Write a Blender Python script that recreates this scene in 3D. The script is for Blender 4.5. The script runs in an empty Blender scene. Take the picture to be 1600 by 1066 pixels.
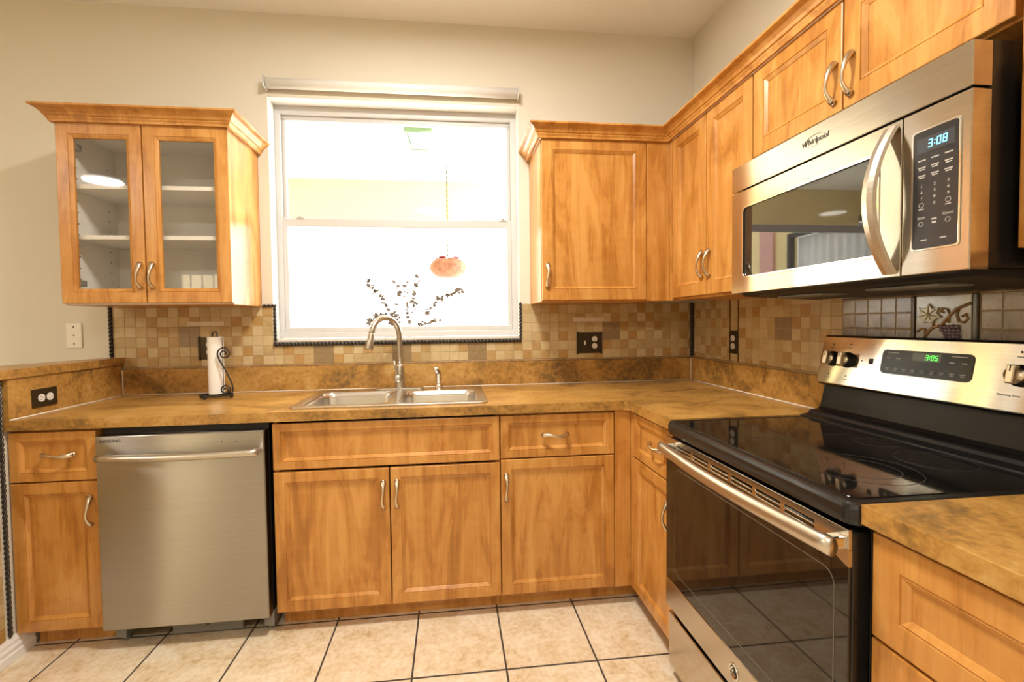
import bpy, bmesh, math, random
from mathutils import Vector, Matrix

# ------------------------------------------------------------------ camera, world, lights, exposure
SC = bpy.context.scene
COL = SC.collection
PI = math.pi

cam_data = bpy.data.cameras.new('camera')
cam = bpy.data.objects.new('camera', cam_data)
COL.objects.link(cam)
cam_f = Vector((0.1109435, 0.99330204, -0.03228913))
cam_r = Vector((0.99370058, -0.11138848, -0.01231932))
cam_u = Vector((0.01583345, 0.03071898, 0.99940264))
M = Matrix((cam_r, cam_u, -cam_f)).transposed().to_4x4()
M.translation = Vector((-1.40363785, -2.51130744, 1.26338462))
cam.matrix_world = M
cam_data.sensor_width = 36.0
cam_data.lens = 36.0 * 707.2348 / 1600.0
cam_data.shift_x = 15.33 / 1600.0
cam_data.shift_y = -6.19 / 1600.0
cam_data.clip_start = 0.02
SC.camera = cam

world = bpy.data.worlds.new('sky')
SC.world = world
world.use_nodes = True
bg = world.node_tree.nodes['Background']
bg.inputs['Color'].default_value = (1.0, 0.985, 0.96, 1)
bg.inputs['Strength'].default_value = 11.0

SC.view_settings.view_transform = 'Standard'
SC.view_settings.look = 'None'
SC.view_settings.gamma = 1.0
SC.view_settings.use_curve_mapping = False
SC.view_settings.exposure = 0.0

CEIL = 2.88
LAMPS = [  # x, y, watts, radius
    (-1.50, -1.25, 50.0, 0.20),
    (-1.70, -3.70, 34.0, 0.17),  # added fill light behind the camera, no known fixture
    (-5.08, -3.46, 54.0, 0.17),
]
LAMP_COLOR = (1.0, 0.96, 0.90)
for k, (lx, ly, w, r) in enumerate(LAMPS):
    ld = bpy.data.lights.new('ceiling_lamp_light', 'AREA')
    ld.shape = 'DISK'
    ld.size = 2 * r
    ld.energy = w
    ld.color = LAMP_COLOR
    lo = bpy.data.objects.new('ceiling_lamp_light', ld)
    lo.location = (lx, ly, CEIL - 0.055)
    COL.objects.link(lo)

# ------------------------------------------------------------------ materials
def new_mat(name):
    m = bpy.data.materials.new(name)
    m.use_nodes = True
    nt = m.node_tree
    return m, nt, nt.nodes['Principled BSDF']

def plain(name, color, rough=0.5, metal=0.0, spec=0.5, coat=0.0, noise=0.0, nscale=40.0):
    m, nt, p = new_mat(name)
    p.inputs['Base Color'].default_value = (*color, 1)
    p.inputs['Roughness'].default_value = rough
    p.inputs['Metallic'].default_value = metal
    p.inputs['Specular IOR Level'].default_value = spec
    p.inputs['Coat Weight'].default_value = coat
    if noise:
        tc = nt.nodes.new('ShaderNodeTexCoord')
        n = nt.nodes.new('ShaderNodeTexNoise')
        n.inputs['Scale'].default_value = nscale
        n.inputs['Detail'].default_value = 6
        nt.links.new(tc.outputs['Object'], n.inputs['Vector'])
        r = nt.nodes.new('ShaderNodeValToRGB')
        r.color_ramp.elements[0].position = 0.3
        r.color_ramp.elements[1].position = 0.7
        r.color_ramp.elements[0].color = (*[c * (1 - noise) for c in color], 1)
        r.color_ramp.elements[1].color = (*[min(1, c * (1 + noise)) for c in color], 1)
        nt.links.new(n.outputs['Fac'], r.inputs['Fac'])
        nt.links.new(r.outputs['Color'], p.inputs['Base Color'])
    return m

def emit(name, color, strength):
    m, nt, p = new_mat(name)
    p.inputs['Base Color'].default_value = (0, 0, 0, 1)
    p.inputs['Emission Color'].default_value = (*color, 1)
    p.inputs['Emission Strength'].default_value = strength
    return m

def ramp(nt, stops):
    r = nt.nodes.new('ShaderNodeValToRGB')
    els = r.color_ramp.elements
    while len(els) < len(stops):
        els.new(0.5)
    for e, (pos, c) in zip(els, stops):
        e.position = pos
        e.color = (*c, 1)
    return r

def math_node(nt, op, a=None, b=None, c=None):
    n = nt.nodes.new('ShaderNodeMath')
    n.operation = op
    for i, v in enumerate((a, b, c)):
        if v is None:
            continue
        if isinstance(v, (int, float)):
            n.inputs[i].default_value = v
        else:
            nt.links.new(v, n.inputs[i])
    return n.outputs[0]

def wood(name, dark, mid, light, rough=0.29):
    m, nt, p = new_mat(name)
    tc = nt.nodes.new('ShaderNodeTexCoord')
    oi = nt.nodes.new('ShaderNodeObjectInfo')
    off = nt.nodes.new('ShaderNodeVectorMath'); off.operation = 'MULTIPLY_ADD'
    comb = nt.nodes.new('ShaderNodeCombineXYZ')
    for i in range(3):
        nt.links.new(oi.outputs['Random'], comb.inputs[i])
    nt.links.new(comb.outputs[0], off.inputs[0])
    off.inputs[1].default_value = (7.0, 5.0, 9.0)
    nt.links.new(tc.outputs['Object'], off.inputs[2])
    # broad cathedral mottling
    mp = nt.nodes.new('ShaderNodeMapping')
    mp.inputs['Scale'].default_value = (9.0, 9.0, 1.6)
    nt.links.new(off.outputs[0], mp.inputs['Vector'])
    n1 = nt.nodes.new('ShaderNodeTexNoise')
    n1.inputs['Scale'].default_value = 1.0
    n1.inputs['Detail'].default_value = 5
    n1.inputs['Roughness'].default_value = 0.55
    n1.inputs['Distortion'].default_value = 1.6
    nt.links.new(mp.outputs[0], n1.inputs['Vector'])
    # fine vertical grain
    mp2 = nt.nodes.new('ShaderNodeMapping')
    mp2.inputs['Scale'].default_value = (90.0, 90.0, 2.4)
    nt.links.new(off.outputs[0], mp2.inputs['Vector'])
    n2 = nt.nodes.new('ShaderNodeTexNoise')
    n2.inputs['Scale'].default_value = 1.0
    n2.inputs['Detail'].default_value = 4
    n2.inputs['Distortion'].default_value = 0.4
    nt.links.new(mp2.outputs[0], n2.inputs['Vector'])
    # small wavy figure across the grain
    mp3 = nt.nodes.new('ShaderNodeMapping')
    mp3.inputs['Scale'].default_value = (14.0, 14.0, 30.0)
    nt.links.new(off.outputs[0], mp3.inputs['Vector'])
    n3 = nt.nodes.new('ShaderNodeTexNoise')
    n3.inputs['Scale'].default_value = 1.0
    n3.inputs['Detail'].default_value = 3
    nt.links.new(mp3.outputs[0], n3.inputs['Vector'])
    a = math_node(nt, 'MULTIPLY', n1.outputs['Fac'], 0.72)
    b = math_node(nt, 'MULTIPLY_ADD', n2.outputs['Fac'], 0.19, a)
    c = math_node(nt, 'MULTIPLY_ADD', n3.outputs['Fac'], 0.11, b)
    ring = math_node(nt, 'SINE', math_node(nt, 'MULTIPLY', n1.outputs['Fac'], 42.0))
    c = math_node(nt, 'MULTIPLY_ADD', ring, 0.016, c)
    r = ramp(nt, [(0.37, dark), (0.48, mid), (0.61, light)])
    nt.links.new(c, r.inputs['Fac'])
    nt.links.new(r.outputs['Color'], p.inputs['Base Color'])
    p.inputs['Roughness'].default_value = rough
    p.inputs['Specular IOR Level'].default_value = 0.55
    return m

def stone(name, stops, rough=0.3, scale=1.0, spec=0.5):
    m, nt, p = new_mat(name)
    tc = nt.nodes.new('ShaderNodeTexCoord')
    n1 = nt.nodes.new('ShaderNodeTexNoise')
    n1.inputs['Scale'].default_value = 5.0 * scale
    n1.inputs['Detail'].default_value = 9
    n1.inputs['Roughness'].default_value = 0.62
    n1.inputs['Distortion'].default_value = 0.8
    mp = nt.nodes.new('ShaderNodeMapping')
    mp.inputs['Scale'].default_value = (0.8, 1.2, 1.2)
    nt.links.new(tc.outputs['Object'], mp.inputs['Vector'])
    nt.links.new(mp.outputs[0], n1.inputs['Vector'])
    n2 = nt.nodes.new('ShaderNodeTexNoise')
    n2.inputs['Scale'].default_value = 55.0 * scale
    n2.inputs['Detail'].default_value = 6
    n2.inputs['Roughness'].default_value = 0.7
    nt.links.new(tc.outputs['Object'], n2.inputs['Vector'])
    a = math_node(nt, 'MULTIPLY', n1.outputs['Fac'], 0.60)
    b = math_node(nt, 'MULTIPLY_ADD', n2.outputs['Fac'], 0.40, a)
    r = ramp(nt, stops)
    nt.links.new(b, r.inputs['Fac'])
    nt.links.new(r.outputs['Color'], p.inputs['Base Color'])
    p.inputs['Roughness'].default_value = rough
    p.inputs['Specular IOR Level'].default_value = spec
    return m

def steel(name, color, rough=0.3, aniso=0.0, brush_axis='h', brush=0.06):
    m, nt, p = new_mat(name)
    p.inputs['Metallic'].default_value = 1.0
    p.inputs['Roughness'].default_value = rough
    tc = nt.nodes.new('ShaderNodeTexCoord')
    mp = nt.nodes.new('ShaderNodeMapping')
    mp.inputs['Scale'].default_value = (2, 2, 500) if brush_axis == 'h' else (500, 500, 2)
    nt.links.new(tc.outputs['Object'], mp.inputs['Vector'])
    n = nt.nodes.new('ShaderNodeTexNoise')
    n.inputs['Scale'].default_value = 1.0
    n.inputs['Detail'].default_value = 3
    nt.links.new(mp.outputs[0], n.inputs['Vector'])
    r = ramp(nt, [(0.3, tuple(c * (1 - brush) for c in color)), (0.7, tuple(min(1, c * (1 + brush)) for c in color))])
    nt.links.new(n.outputs['Fac'], r.inputs['Fac'])
    nt.links.new(r.outputs['Color'], p.inputs['Base Color'])
    if aniso:
        p.inputs['Anisotropic'].default_value = aniso
        p.inputs['Anisotropic Rotation'].default_value = 0.25
        tg = nt.nodes.new('ShaderNodeTangent')
        tg.direction_type = 'RADIAL'
        tg.axis = 'Z'
        nt.links.new(tg.outputs[0], p.inputs['Tangent'])
    return m

def glass(name, tint=(1, 1, 1), refl=0.08):
    m = bpy.data.materials.new(name)
    m.use_nodes = True
    nt = m.node_tree
    nt.nodes.clear()
    out = nt.nodes.new('ShaderNodeOutputMaterial')
    tr = nt.nodes.new('ShaderNodeBsdfTransparent')
    tr.inputs['Color'].default_value = (*tint, 1)
    gl = nt.nodes.new('ShaderNodeBsdfGlossy')
    gl.inputs['Roughness'].default_value = 0.02
    mix = nt.nodes.new('ShaderNodeMixShader')
    fr = nt.nodes.new('ShaderNodeFresnel')
    fr.inputs['IOR'].default_value = 1.5
    geo = nt.nodes.new('ShaderNodeNewGeometry')   # reflect on the entering face only (thin pane)
    f = math_node(nt, 'MULTIPLY', math_node(nt, 'ADD', fr.outputs[0], refl), math_node(nt, 'SUBTRACT', 1.0, geo.outputs['Backfacing']))
    nt.links.new(f, mix.inputs[0])
    nt.links.new(tr.outputs[0], mix.inputs[1])
    nt.links.new(gl.outputs[0], mix.inputs[2])
    nt.links.new(mix.outputs[0], out.inputs[0])
    return m

def wall_paint(name, color):
    m, nt, p = new_mat(name)
    p.inputs['Base Color'].default_value = (*color, 1)
    p.inputs['Roughness'].default_value = 0.75
    tc = nt.nodes.new('ShaderNodeTexCoord')
    n = nt.nodes.new('ShaderNodeTexNoise')
    n.inputs['Scale'].default_value = 90
    n.inputs['Detail'].default_value = 3
    nt.links.new(tc.outputs['Object'], n.inputs['Vector'])
    b = nt.nodes.new('ShaderNodeBump')
    b.inputs['Strength'].default_value = 0.12
    b.inputs['Distance'].default_value = 0.002
    nt.links.new(n.outputs['Fac'], b.inputs['Height'])
    nt.links.new(b.outputs[0], p.inputs['Normal'])
    return m

def floor_tiles(name, T, Ty, tx, ty):
    m, nt, p = new_mat(name)
    tc = nt.nodes.new('ShaderNodeTexCoord')
    sep = nt.nodes.new('ShaderNodeSeparateXYZ')
    nt.links.new(tc.outputs['Object'], sep.inputs[0])
    u = math_node(nt, 'DIVIDE', math_node(nt, 'SUBTRACT', sep.outputs[0], tx), T)
    v = math_node(nt, 'DIVIDE', math_node(nt, 'SUBTRACT', sep.outputs[1], ty), Ty)
    def edge(w):
        fr = math_node(nt, 'SUBTRACT', w, math_node(nt, 'FLOOR', w))
        return math_node(nt, 'MINIMUM', fr, math_node(nt, 'SUBTRACT', 1.0, fr))
    d = math_node(nt, 'MINIMUM', edge(u), edge(v))
    g = math_node(nt, 'LESS_THAN', d, 0.0105)
    cell = nt.nodes.new('ShaderNodeCombineXYZ')
    nt.links.new(math_node(nt, 'FLOOR', u), cell.inputs[0])
    nt.links.new(math_node(nt, 'FLOOR', v), cell.inputs[1])
    wn = nt.nodes.new('ShaderNodeTexWhiteNoise')
    nt.links.new(cell.outputs[0], wn.inputs['Vector'])
    va = nt.nodes.new('ShaderNodeVectorMath'); va.operation = 'MULTIPLY_ADD'
    nt.links.new(wn.outputs['Color'], va.inputs[0])
    va.inputs[1].default_value = (9, 9, 9)
    nt.links.new(tc.outputs['Object'], va.inputs[2])
    n = nt.nodes.new('ShaderNodeTexNoise')
    n.inputs['Scale'].default_value = 9
    n.inputs['Detail'].default_value = 9
    n.inputs['Roughness'].default_value = 0.68
    n.inputs['Distortion'].default_value = 0.6
    nt.links.new(va.outputs[0], n.inputs['Vector'])
    n2 = nt.nodes.new('ShaderNodeTexNoise')
    n2.inputs['Scale'].default_value = 60
    n2.inputs['Detail'].default_value = 4
    nt.links.new(va.outputs[0], n2.inputs['Vector'])
    r = ramp(nt, [(0.36, (0.56, 0.39, 0.21)), (0.43, (0.68, 0.52, 0.32)), (0.52, (0.76, 0.62, 0.43)), (0.62, (0.82, 0.71, 0.54))])
    f = math_node(nt, 'MULTIPLY_ADD', n2.outputs['Fac'], 0.35, math_node(nt, 'MULTIPLY', n.outputs['Fac'], 0.68))
    nt.links.new(f, r.inputs['Fac'])
    mix = nt.nodes.new('ShaderNodeMix'); mix.data_type = 'RGBA'
    nt.links.new(g, mix.inputs['Factor'])
    nt.links.new(r.outputs['Color'], mix.inputs['A'])
    mix.inputs['B'].default_value = (0.055, 0.04, 0.03, 1)
    nt.links.new(mix.outputs['Result'], p.inputs['Base Color'])
    rr = math_node(nt, 'MULTIPLY_ADD', g, 0.5, 0.24)
    nt.links.new(rr, p.inputs['Roughness'])
    h = math_node(nt, 'SUBTRACT', math_node(nt, 'MULTIPLY', f, 0.15), g)
    b = nt.nodes.new('ShaderNodeBump')
    b.inputs['Strength'].default_value = 0.3
    b.inputs['Distance'].default_value = 0.002
    nt.links.new(h, b.inputs['Height'])
    nt.links.new(b.outputs[0], p.inputs['Normal'])
    return m

T_ = 0.3412
MAT = dict(
    wood=wood('maple_wood', (0.375, 0.146, 0.024), (0.525, 0.227, 0.044), (0.63, 0.314, 0.081)),
    counter=stone('ochre_laminate', [(0.33, (0.11, 0.066, 0.024)), (0.42, (0.24, 0.125, 0.031)), (0.50, (0.41, 0.208, 0.046)), (0.58, (0.50, 0.280, 0.074)), (0.68, (0.55, 0.375, 0.16))], rough=0.32),
    wall=wall_paint('beige_paint', (0.75, 0.695, 0.575)),
    ceiling=wall_paint('ceiling_paint', (0.92, 0.89, 0.82)),
    white=plain('white_paint', (0.88, 0.86, 0.82), 0.4),
    vinyl=plain('white_vinyl', (0.60, 0.59, 0.57), 0.4),
    interior=plain('melamine', (0.86, 0.83, 0.77), 0.45),
    steel=steel('brushed_steel', (0.58, 0.535, 0.465), 0.165, aniso=0.95),
    dwsteel=steel('dishwasher_steel', (0.43, 0.415, 0.385), 0.30, aniso=0.98),
    rangesteel=steel('range_steel', (0.48, 0.44, 0.38), 0.115, aniso=0.95),
    panelglass=plain('panel_glass', (0.020, 0.018, 0.016), 0.14, spec=0.22),
    satinblack=plain('satin_black', (0.010, 0.009, 0.008), 0.35, spec=0.25),
    steel_v=steel('steel_satin', (0.62, 0.575, 0.50), 0.34),
    sinksteel=steel('sink_steel', (0.70, 0.67, 0.62), 0.24, brush=0.03),
    nickel=plain('satin_nickel', (0.66, 0.57, 0.44), 0.28, 1.0),
    nickel_f=plain('brushed_nickel', (0.52, 0.47, 0.39), 0.32, 1.0),
    chrome=plain('chrome', (0.80, 0.78, 0.74), 0.08, 1.0),
    black=plain('black_enamel', (0.012, 0.011, 0.010), 0.22),
    blackmat=plain('black_plastic', (0.010, 0.009, 0.008), 0.5),
    blackglass=plain('black_glass', (0.010, 0.008, 0.006), 0.03, spec=0.75),
    cookglass=plain('cooktop_glass', (0.008, 0.007, 0.006), 0.05, spec=0.6),
    iron=plain('wrought_iron', (0.018, 0.013, 0.010), 0.45, noise=0.3),
    bronze=plain('dark_bronze', (0.060, 0.042, 0.020), 0.35, 0.6),
    device=plain('white_plastic', (0.80, 0.76, 0.68), 0.35),
    ivory=plain('ivory_plate', (0.90, 0.85, 0.73), 0.4),
    slot=plain('dark_slot', (0.02, 0.018, 0.015), 0.6),
    rope=plain('dark_rope_tile', (0.034, 0.026, 0.018), 0.3, noise=0.4, nscale=200),
    grout=plain('grout', (0.47, 0.35, 0.21), 0.85),
    caulk=plain('caulk', (0.80, 0.72, 0.60), 0.6),
    liner=plain('pencil_tile', (0.36, 0.22, 0.095), 0.45, noise=0.25),
    paper=plain('paper_towel', (0.86, 0.82, 0.75), 0.9),
    greyplastic=plain('grey_plastic', (0.22, 0.21, 0.19), 0.5),
    glass=glass('window_glass', (0.97, 0.98, 0.97), 0.0),
    cabglass=glass('cabinet_glass', (0.97, 0.965, 0.95), 0.015),
    lamp=emit('lamp_glass', (1.0, 0.93, 0.80), 6.0),
    floor=floor_tiles('floor_tile', 0.3398, 0.3615, -1.9035, -0.5516),
    lightbar=plain('pale_bar_tile', (0.70, 0.61, 0.50), 0.4, noise=0.08),
    accent=plain('bronze_tile', (0.275, 0.185, 0.085), 0.35, spec=0.6, noise=0.12, nscale=60),
)
TILES = [
    stone('tile_cream', [(0.3, (0.46, 0.33, 0.155)), (0.6, (0.60, 0.465, 0.25))], 0.42, 3),
    stone('tile_sand', [(0.3, (0.40, 0.275, 0.12)), (0.6, (0.53, 0.385, 0.185))], 0.42, 3),
    stone('tile_tan', [(0.3, (0.36, 0.215, 0.075)), (0.6, (0.48, 0.315, 0.125))], 0.42, 3),
    stone('tile_ochre', [(0.3, (0.36, 0.195, 0.052)), (0.6, (0.48, 0.290, 0.098))], 0.42, 3),
    stone('tile_pale', [(0.3, (0.50, 0.385, 0.20)), (0.6, (0.63, 0.50, 0.29))], 0.42, 3),
]
GLAZED = [
    stone('glazed_grey', [(0.3, (0.17, 0.115, 0.065)), (0.5, (0.33, 0.255, 0.165)), (0.7, (0.45, 0.38, 0.28))], 0.18, 4, 0.7),
    stone('glazed_brown', [(0.3, (0.13, 0.085, 0.05)), (0.5, (0.25, 0.18, 0.12)), (0.7, (0.36, 0.29, 0.21))], 0.18, 4, 0.7),
]

# ------------------------------------------------------------------ mesh builder
class B:
    def __init__(s):
        s.bm = bmesh.new()
        s.mats = []

    def mi(s, m):
        if isinstance(m, str):
            m = MAT[m]
        if m not in s.mats:
            s.mats.append(m)
        return s.mats.index(m)

    def add(s, tmp, m, smooth=False, mat=None):
        i = s.mi(m)
        for f in tmp.faces:
            f.material_index = i
            f.smooth = smooth
        if mat is not None:
            bmesh.ops.transform(tmp, matrix=mat, verts=tmp.verts)
        me = bpy.data.meshes.new('tmp')
        tmp.to_mesh(me)
        tmp.free()
        s.bm.from_mesh(me)
        bpy.data.meshes.remove(me)
        return s

    def box(s, x0, x1, y0, y1, z0, z1, m, bev=0.0, seg=2, mat=None):
        t = bmesh.new()
        bmesh.ops.create_cube(t, size=1.0)
        sx, sy, sz = abs(x1 - x0), abs(y1 - y0), abs(z1 - z0)
        bmesh.ops.transform(t, matrix=Matrix.Translation(((x0 + x1) / 2, (y0 + y1) / 2, (z0 + z1) / 2)) @ Matrix.Diagonal((sx, sy, sz, 1)), verts=t.verts)
        if bev:
            bmesh.ops.bevel(t, geom=t.edges[:], offset=min(bev, sx * .45, sy * .45, sz * .45), segments=seg, affect='EDGES', profile=0.5)
        return s.add(t, m, False, mat)

    def loft(s, loops, m, cap0=True, cap1=True, smooth=False, mat=None, closed=True):
        t = bmesh.new()
        rows = [[t.verts.new(p) for p in lp] for lp in loops]
        n = len(rows[0])
        for a, b in zip(rows, rows[1:]):
            for i in range(n if closed else n - 1):
                j = (i + 1) % n
                try:
                    t.faces.new((a[i], a[j], b[j], b[i]))
                except ValueError:
                    pass
        if cap0:
            t.faces.new(rows[0][::-1])
        if cap1:
            t.faces.new(rows[-1])
        bmesh.ops.recalc_face_normals(t, faces=t.faces[:])
        return s.add(t, m, smooth, mat)

    def tube(s, pts, r, m, n=12, flat=None, caps=True, closed=False, mat=None, up=None):
        pts = [Vector(p) for p in pts]
        N = len(pts)
        rs = r if isinstance(r, (list, tuple)) else [r] * N
        loops = []
        prev = None
        for i, p in enumerate(pts):
            a = pts[i - 1] if (i > 0 or closed) else p
            b = pts[(i + 1) % N] if (i < N - 1 or closed) else p
            d = (b - a).normalized()
            if prev is None:
                h = Vector(up) if up else (Vector((0, 0, 1)) if abs(d.z) < 0.9 else Vector((1, 0, 0)))
                u = (h - d * h.dot(d)).normalized()
            else:
                u = (prev - d * prev.dot(d)).normalized()
            prev = u
            w = d.cross(u)
            f = flat[i] if isinstance(flat, (list, tuple)) else (flat or 1.0)
            loops.append([p + u * math.cos(2 * PI * k / n) * rs[i] + w * math.sin(2 * PI * k / n) * rs[i] * f for k in range(n)])
        if closed:
            loops.append(loops[0])
            return s.loft(loops, m, False, False, True, mat)
        return s.loft(loops, m, caps, caps, True, mat)

    def lathe(s, prof, m, origin=(0, 0, 0), axis='z', n=32, smooth=True, mat=None):
        o = Vector(origin)
        loops = []
        for r, h in prof:
            lp = []
            for k in range(n):
                a = 2 * PI * k / n
                c, q = math.cos(a) * max(r, 1e-5), math.sin(a) * max(r, 1e-5)
                lp.append(o + (Vector((c, q, h)) if axis == 'z' else Vector((c, -h, q)) if axis == '-y' else Vector((-h, c, q))))
            loops.append(lp)
        return s.loft(loops, m, True, True, smooth, mat)

    def sphere(s, c, r, m, sc=(1, 1, 1), n=12, mat=None):
        t = bmesh.new()
        bmesh.ops.create_uvsphere(t, u_segments=n, v_segments=max(6, n // 2 + 2), radius=1.0)
        bmesh.ops.transform(t, matrix=Matrix.Translation(c) @ Matrix.Diagonal((r * sc[0], r * sc[1], r * sc[2], 1)), verts=t.verts)
        return s.add(t, m, True, mat)

    def curve(s, loops, depth, m, mat=None, bevel=0.0):
        """flat plate from closed 2D loops (first outer, rest holes), thickness along local z 0..depth"""
        cu = bpy.data.curves.new('c', 'CURVE')
        cu.dimensions = '2D'
        cu.fill_mode = 'BOTH'
        cu.extrude = depth / 2 - bevel
        cu.bevel_depth = bevel
        cu.bevel_resolution = 2
        cu.offset = -bevel
        for lp in loops:
            sp = cu.splines.new('POLY')
            sp.points.add(len(lp) - 1)
            for i, p in enumerate(lp):
                sp.points[i].co = (p[0], p[1], 0, 1)
            sp.use_cyclic_u = True
        return s._from_curve(cu, m, Matrix.Translation((0, 0, depth / 2)), mat)

    def text(s, txt, size, m, mat, depth=0.0006, align='CENTER', shear=0.0):
        cu = bpy.data.curves.new('t', 'FONT')
        cu.body = txt
        cu.size = size
        cu.align_x = align
        cu.align_y = 'CENTER'
        cu.extrude = depth / 2
        cu.shear = shear
        cu.resolution_u = 3
        return s._from_curve(cu, m, Matrix.Translation((0, 0, depth / 2)), mat)

    def _from_curve(s, cu, m, pre, mat):
        ob = bpy.data.objects.new('tmp', cu)
        COL.objects.link(ob)
        dg = bpy.context.evaluated_depsgraph_get()
        me = bpy.data.meshes.new_from_object(ob.evaluated_get(dg))
        t = bmesh.new()
        t.from_mesh(me)
        bpy.data.objects.remove(ob)
        bpy.data.curves.remove(cu)
        bpy.data.meshes.remove(me)
        bmesh.ops.remove_doubles(t, verts=t.verts[:], dist=1e-6)
        mm = pre if mat is None else mat @ pre
        return s.add(t, m, False, mm)

    def sweep(s, prof, path, m, closed=False, cap=True):
        """profile (out, z) swept along a horizontal path; outward is to the right of travel; mitred corners"""
        P = [Vector((p[0], p[1])) for p in path]
        loops = []
        for i, p in enumerate(P):
            dirs = []
            if i > 0:
                dirs.append((p - P[i - 1]).normalized())
            if i < len(P) - 1:
                dirs.append((P[i + 1] - p).normalized())
            ns = [Vector((d.y, -d.x)) for d in dirs]
            n = sum(ns, Vector((0, 0))).normalized()
            k = 1.0 / max(0.2, n.dot(ns[0]))
            loops.append([Vector((p.x + n.x * o * k, p.y + n.y * o * k, z)) for o, z in prof])
        return s.loft(loops, m, cap, cap, False)

    def build(s, name, parent=None, label=None, origin=None):
        me = bpy.data.meshes.new(name)
        s.bm.normal_update()
        s.bm.to_mesh(me)
        s.bm.free()
        for m in s.mats:
            me.materials.append(m)
        ob = bpy.data.objects.new(name, me)
        COL.objects.link(ob)
        top = parent
        while top is not None and top.parent is not None:
            top = top.parent
        if top is not None:
            me.transform(Matrix.Translation(-top.location))
            ob.parent = parent
        elif origin is not None:
            me.transform(Matrix.Translation(-Vector(origin)))
            ob.location = origin
        if label:
            ob['label'] = label
        return ob

def thing(name, label, cat, loc=(0, 0, 0), group=None):
    o = bpy.data.objects.new(name, None)
    o.empty_display_size = 0.05
    COL.objects.link(o)
    o.location = loc
    o['label'] = label
    o['category'] = cat
    if group:
        o['group'] = group
    return o

def tag(o, label, cat, group=None):
    o['label'] = label
    o['category'] = cat
    if group:
        o['group'] = group
    return o

def struct(b, name):
    o = b.build(name)
    o['kind'] = 'structure'
    return o

def rrect(x0, x1, y0, y1, r, n=6):
    pts = []
    for cx, cy, a0 in ((x1 - r, y1 - r, 0), (x0 + r, y1 - r, 90), (x0 + r, y0 + r, 180), (x1 - r, y0 + r, 270)):
        for k in range(n + 1):
            a = math.radians(a0 + 90 * k / n)
            pts.append((cx + r * math.cos(a), cy + r * math.sin(a)))
    return pts

# frames: F(a, o, z) with a along the wall, o outward from the face
def FB(y):            # faces -y (back wall run)
    return lambda a, o, z: Vector((a, y - o, z))
def FR(x):            # faces -x (right wall run), a is y
    return lambda a, o, z: Vector((x - o, a, z))
def MB_(y, a=0, z=0):  # matrix: local x right, local y up, local z out of a -y facing plane
    return Matrix(((1, 0, 0, a), (0, 0, -1, y), (0, 1, 0, z), (0, 0, 0, 1)))
def MR_(x, a=0, z=0):  # same for -x facing plane: local x runs to -y
    return Matrix(((0, 0, -1, x), (-1, 0, 0, a), (0, 1, 0, z), (0, 0, 0, 1)))
def ML_(x, a=0, z=0):  # +x facing plane: local x runs to +y
    return Matrix(((0, 0, 1, x), (1, 0, 0, a), (0, 1, 0, z), (0, 0, 0, 1)))

# ------------------------------------------------------------------ room shell
XW0, XW1, ZW0, ZW1 = -2.340, -1.020, 1.172, 2.454     # window opening
XL, YB = -7.0, -6.2                                    # far left wall, wall behind the camera
b = B()
b.box(XL - .1, XW0, 0, .14, 0, CEIL, 'wall')
b.box(XW1, .12, 0, .14, 0, CEIL, 'wall')
b.box(XW0, XW1, 0, .14, 0, ZW0, 'wall')
b.box(XW0, XW1, 0, .14, ZW1, CEIL, 'wall')
struct(b, 'wall_back')
b = B(); b.box(0, .12, YB, 0, 0, CEIL, 'wall'); struct(b, 'wall_right')
b = B(); b.box(XL - .1, XL, YB, 0, 0, CEIL, 'wall'); struct(b, 'wall_left')
b = B()
DX0, DX1 = -5.98, -5.10
b.box(XL - .1, DX0, YB - .12, YB, 0, CEIL, 'wall')
b.box(DX1, .12, YB - .12, YB, 0, CEIL, 'wall')
b.box(DX0, DX1, YB - .12, YB, 2.25, CEIL, 'wall')
struct(b, 'wall_rear')
b = B(); b.box(XL - .1, .12, YB - .12, 0, -.05, 0, 'floor'); struct(b, 'floor')
b = B(); b.box(XL - .1, .12, YB - .12, .14, CEIL, CEIL + .1, 'ceiling'); struct(b, 'ceiling')

# front door with leaded glass, behind the camera (seen in reflections)
b = B()
b.box(DX0, DX1, YB - .08, YB - .02, 0, .9, 'white')
b.box(DX0, DX0 + .12, YB - .08, YB - .02, .9, 2.25, 'white')
b.box(DX1 - .12, DX1, YB - .08, YB - .02, .9, 2.25, 'white')
b.box(DX0, DX1, YB - .08, YB - .02, 2.12, 2.25, 'white')
door = struct(b, 'door_1')
b = B(); b.box(DX0 + .12, DX1 - .12, YB - .055, YB - .045, .9, 2.12, glass('leaded_glass', (0.95, 0.85, 0.65))); b.build('pane', door)
b = B()
for xx in (-5.72, -5.54, -5.36):
    b.box(xx - .006, xx + .006, YB - .06, YB - .04, .9, 2.12, 'blackmat')
for zz in (1.2, 1.5, 1.8):
    b.box(DX0 + .12, DX1 - .12, YB - .06, YB - .04, zz - .006, zz + .006, 'blackmat')
b.tube([(-5.54 + .2 * math.sin(t), YB - .042, 1.65 + .3 * math.cos(t)) for t in [2 * PI * k / 4 for k in range(4)]], .006, 'blackmat', 6, closed=True)
b.build('leading', door)

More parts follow.
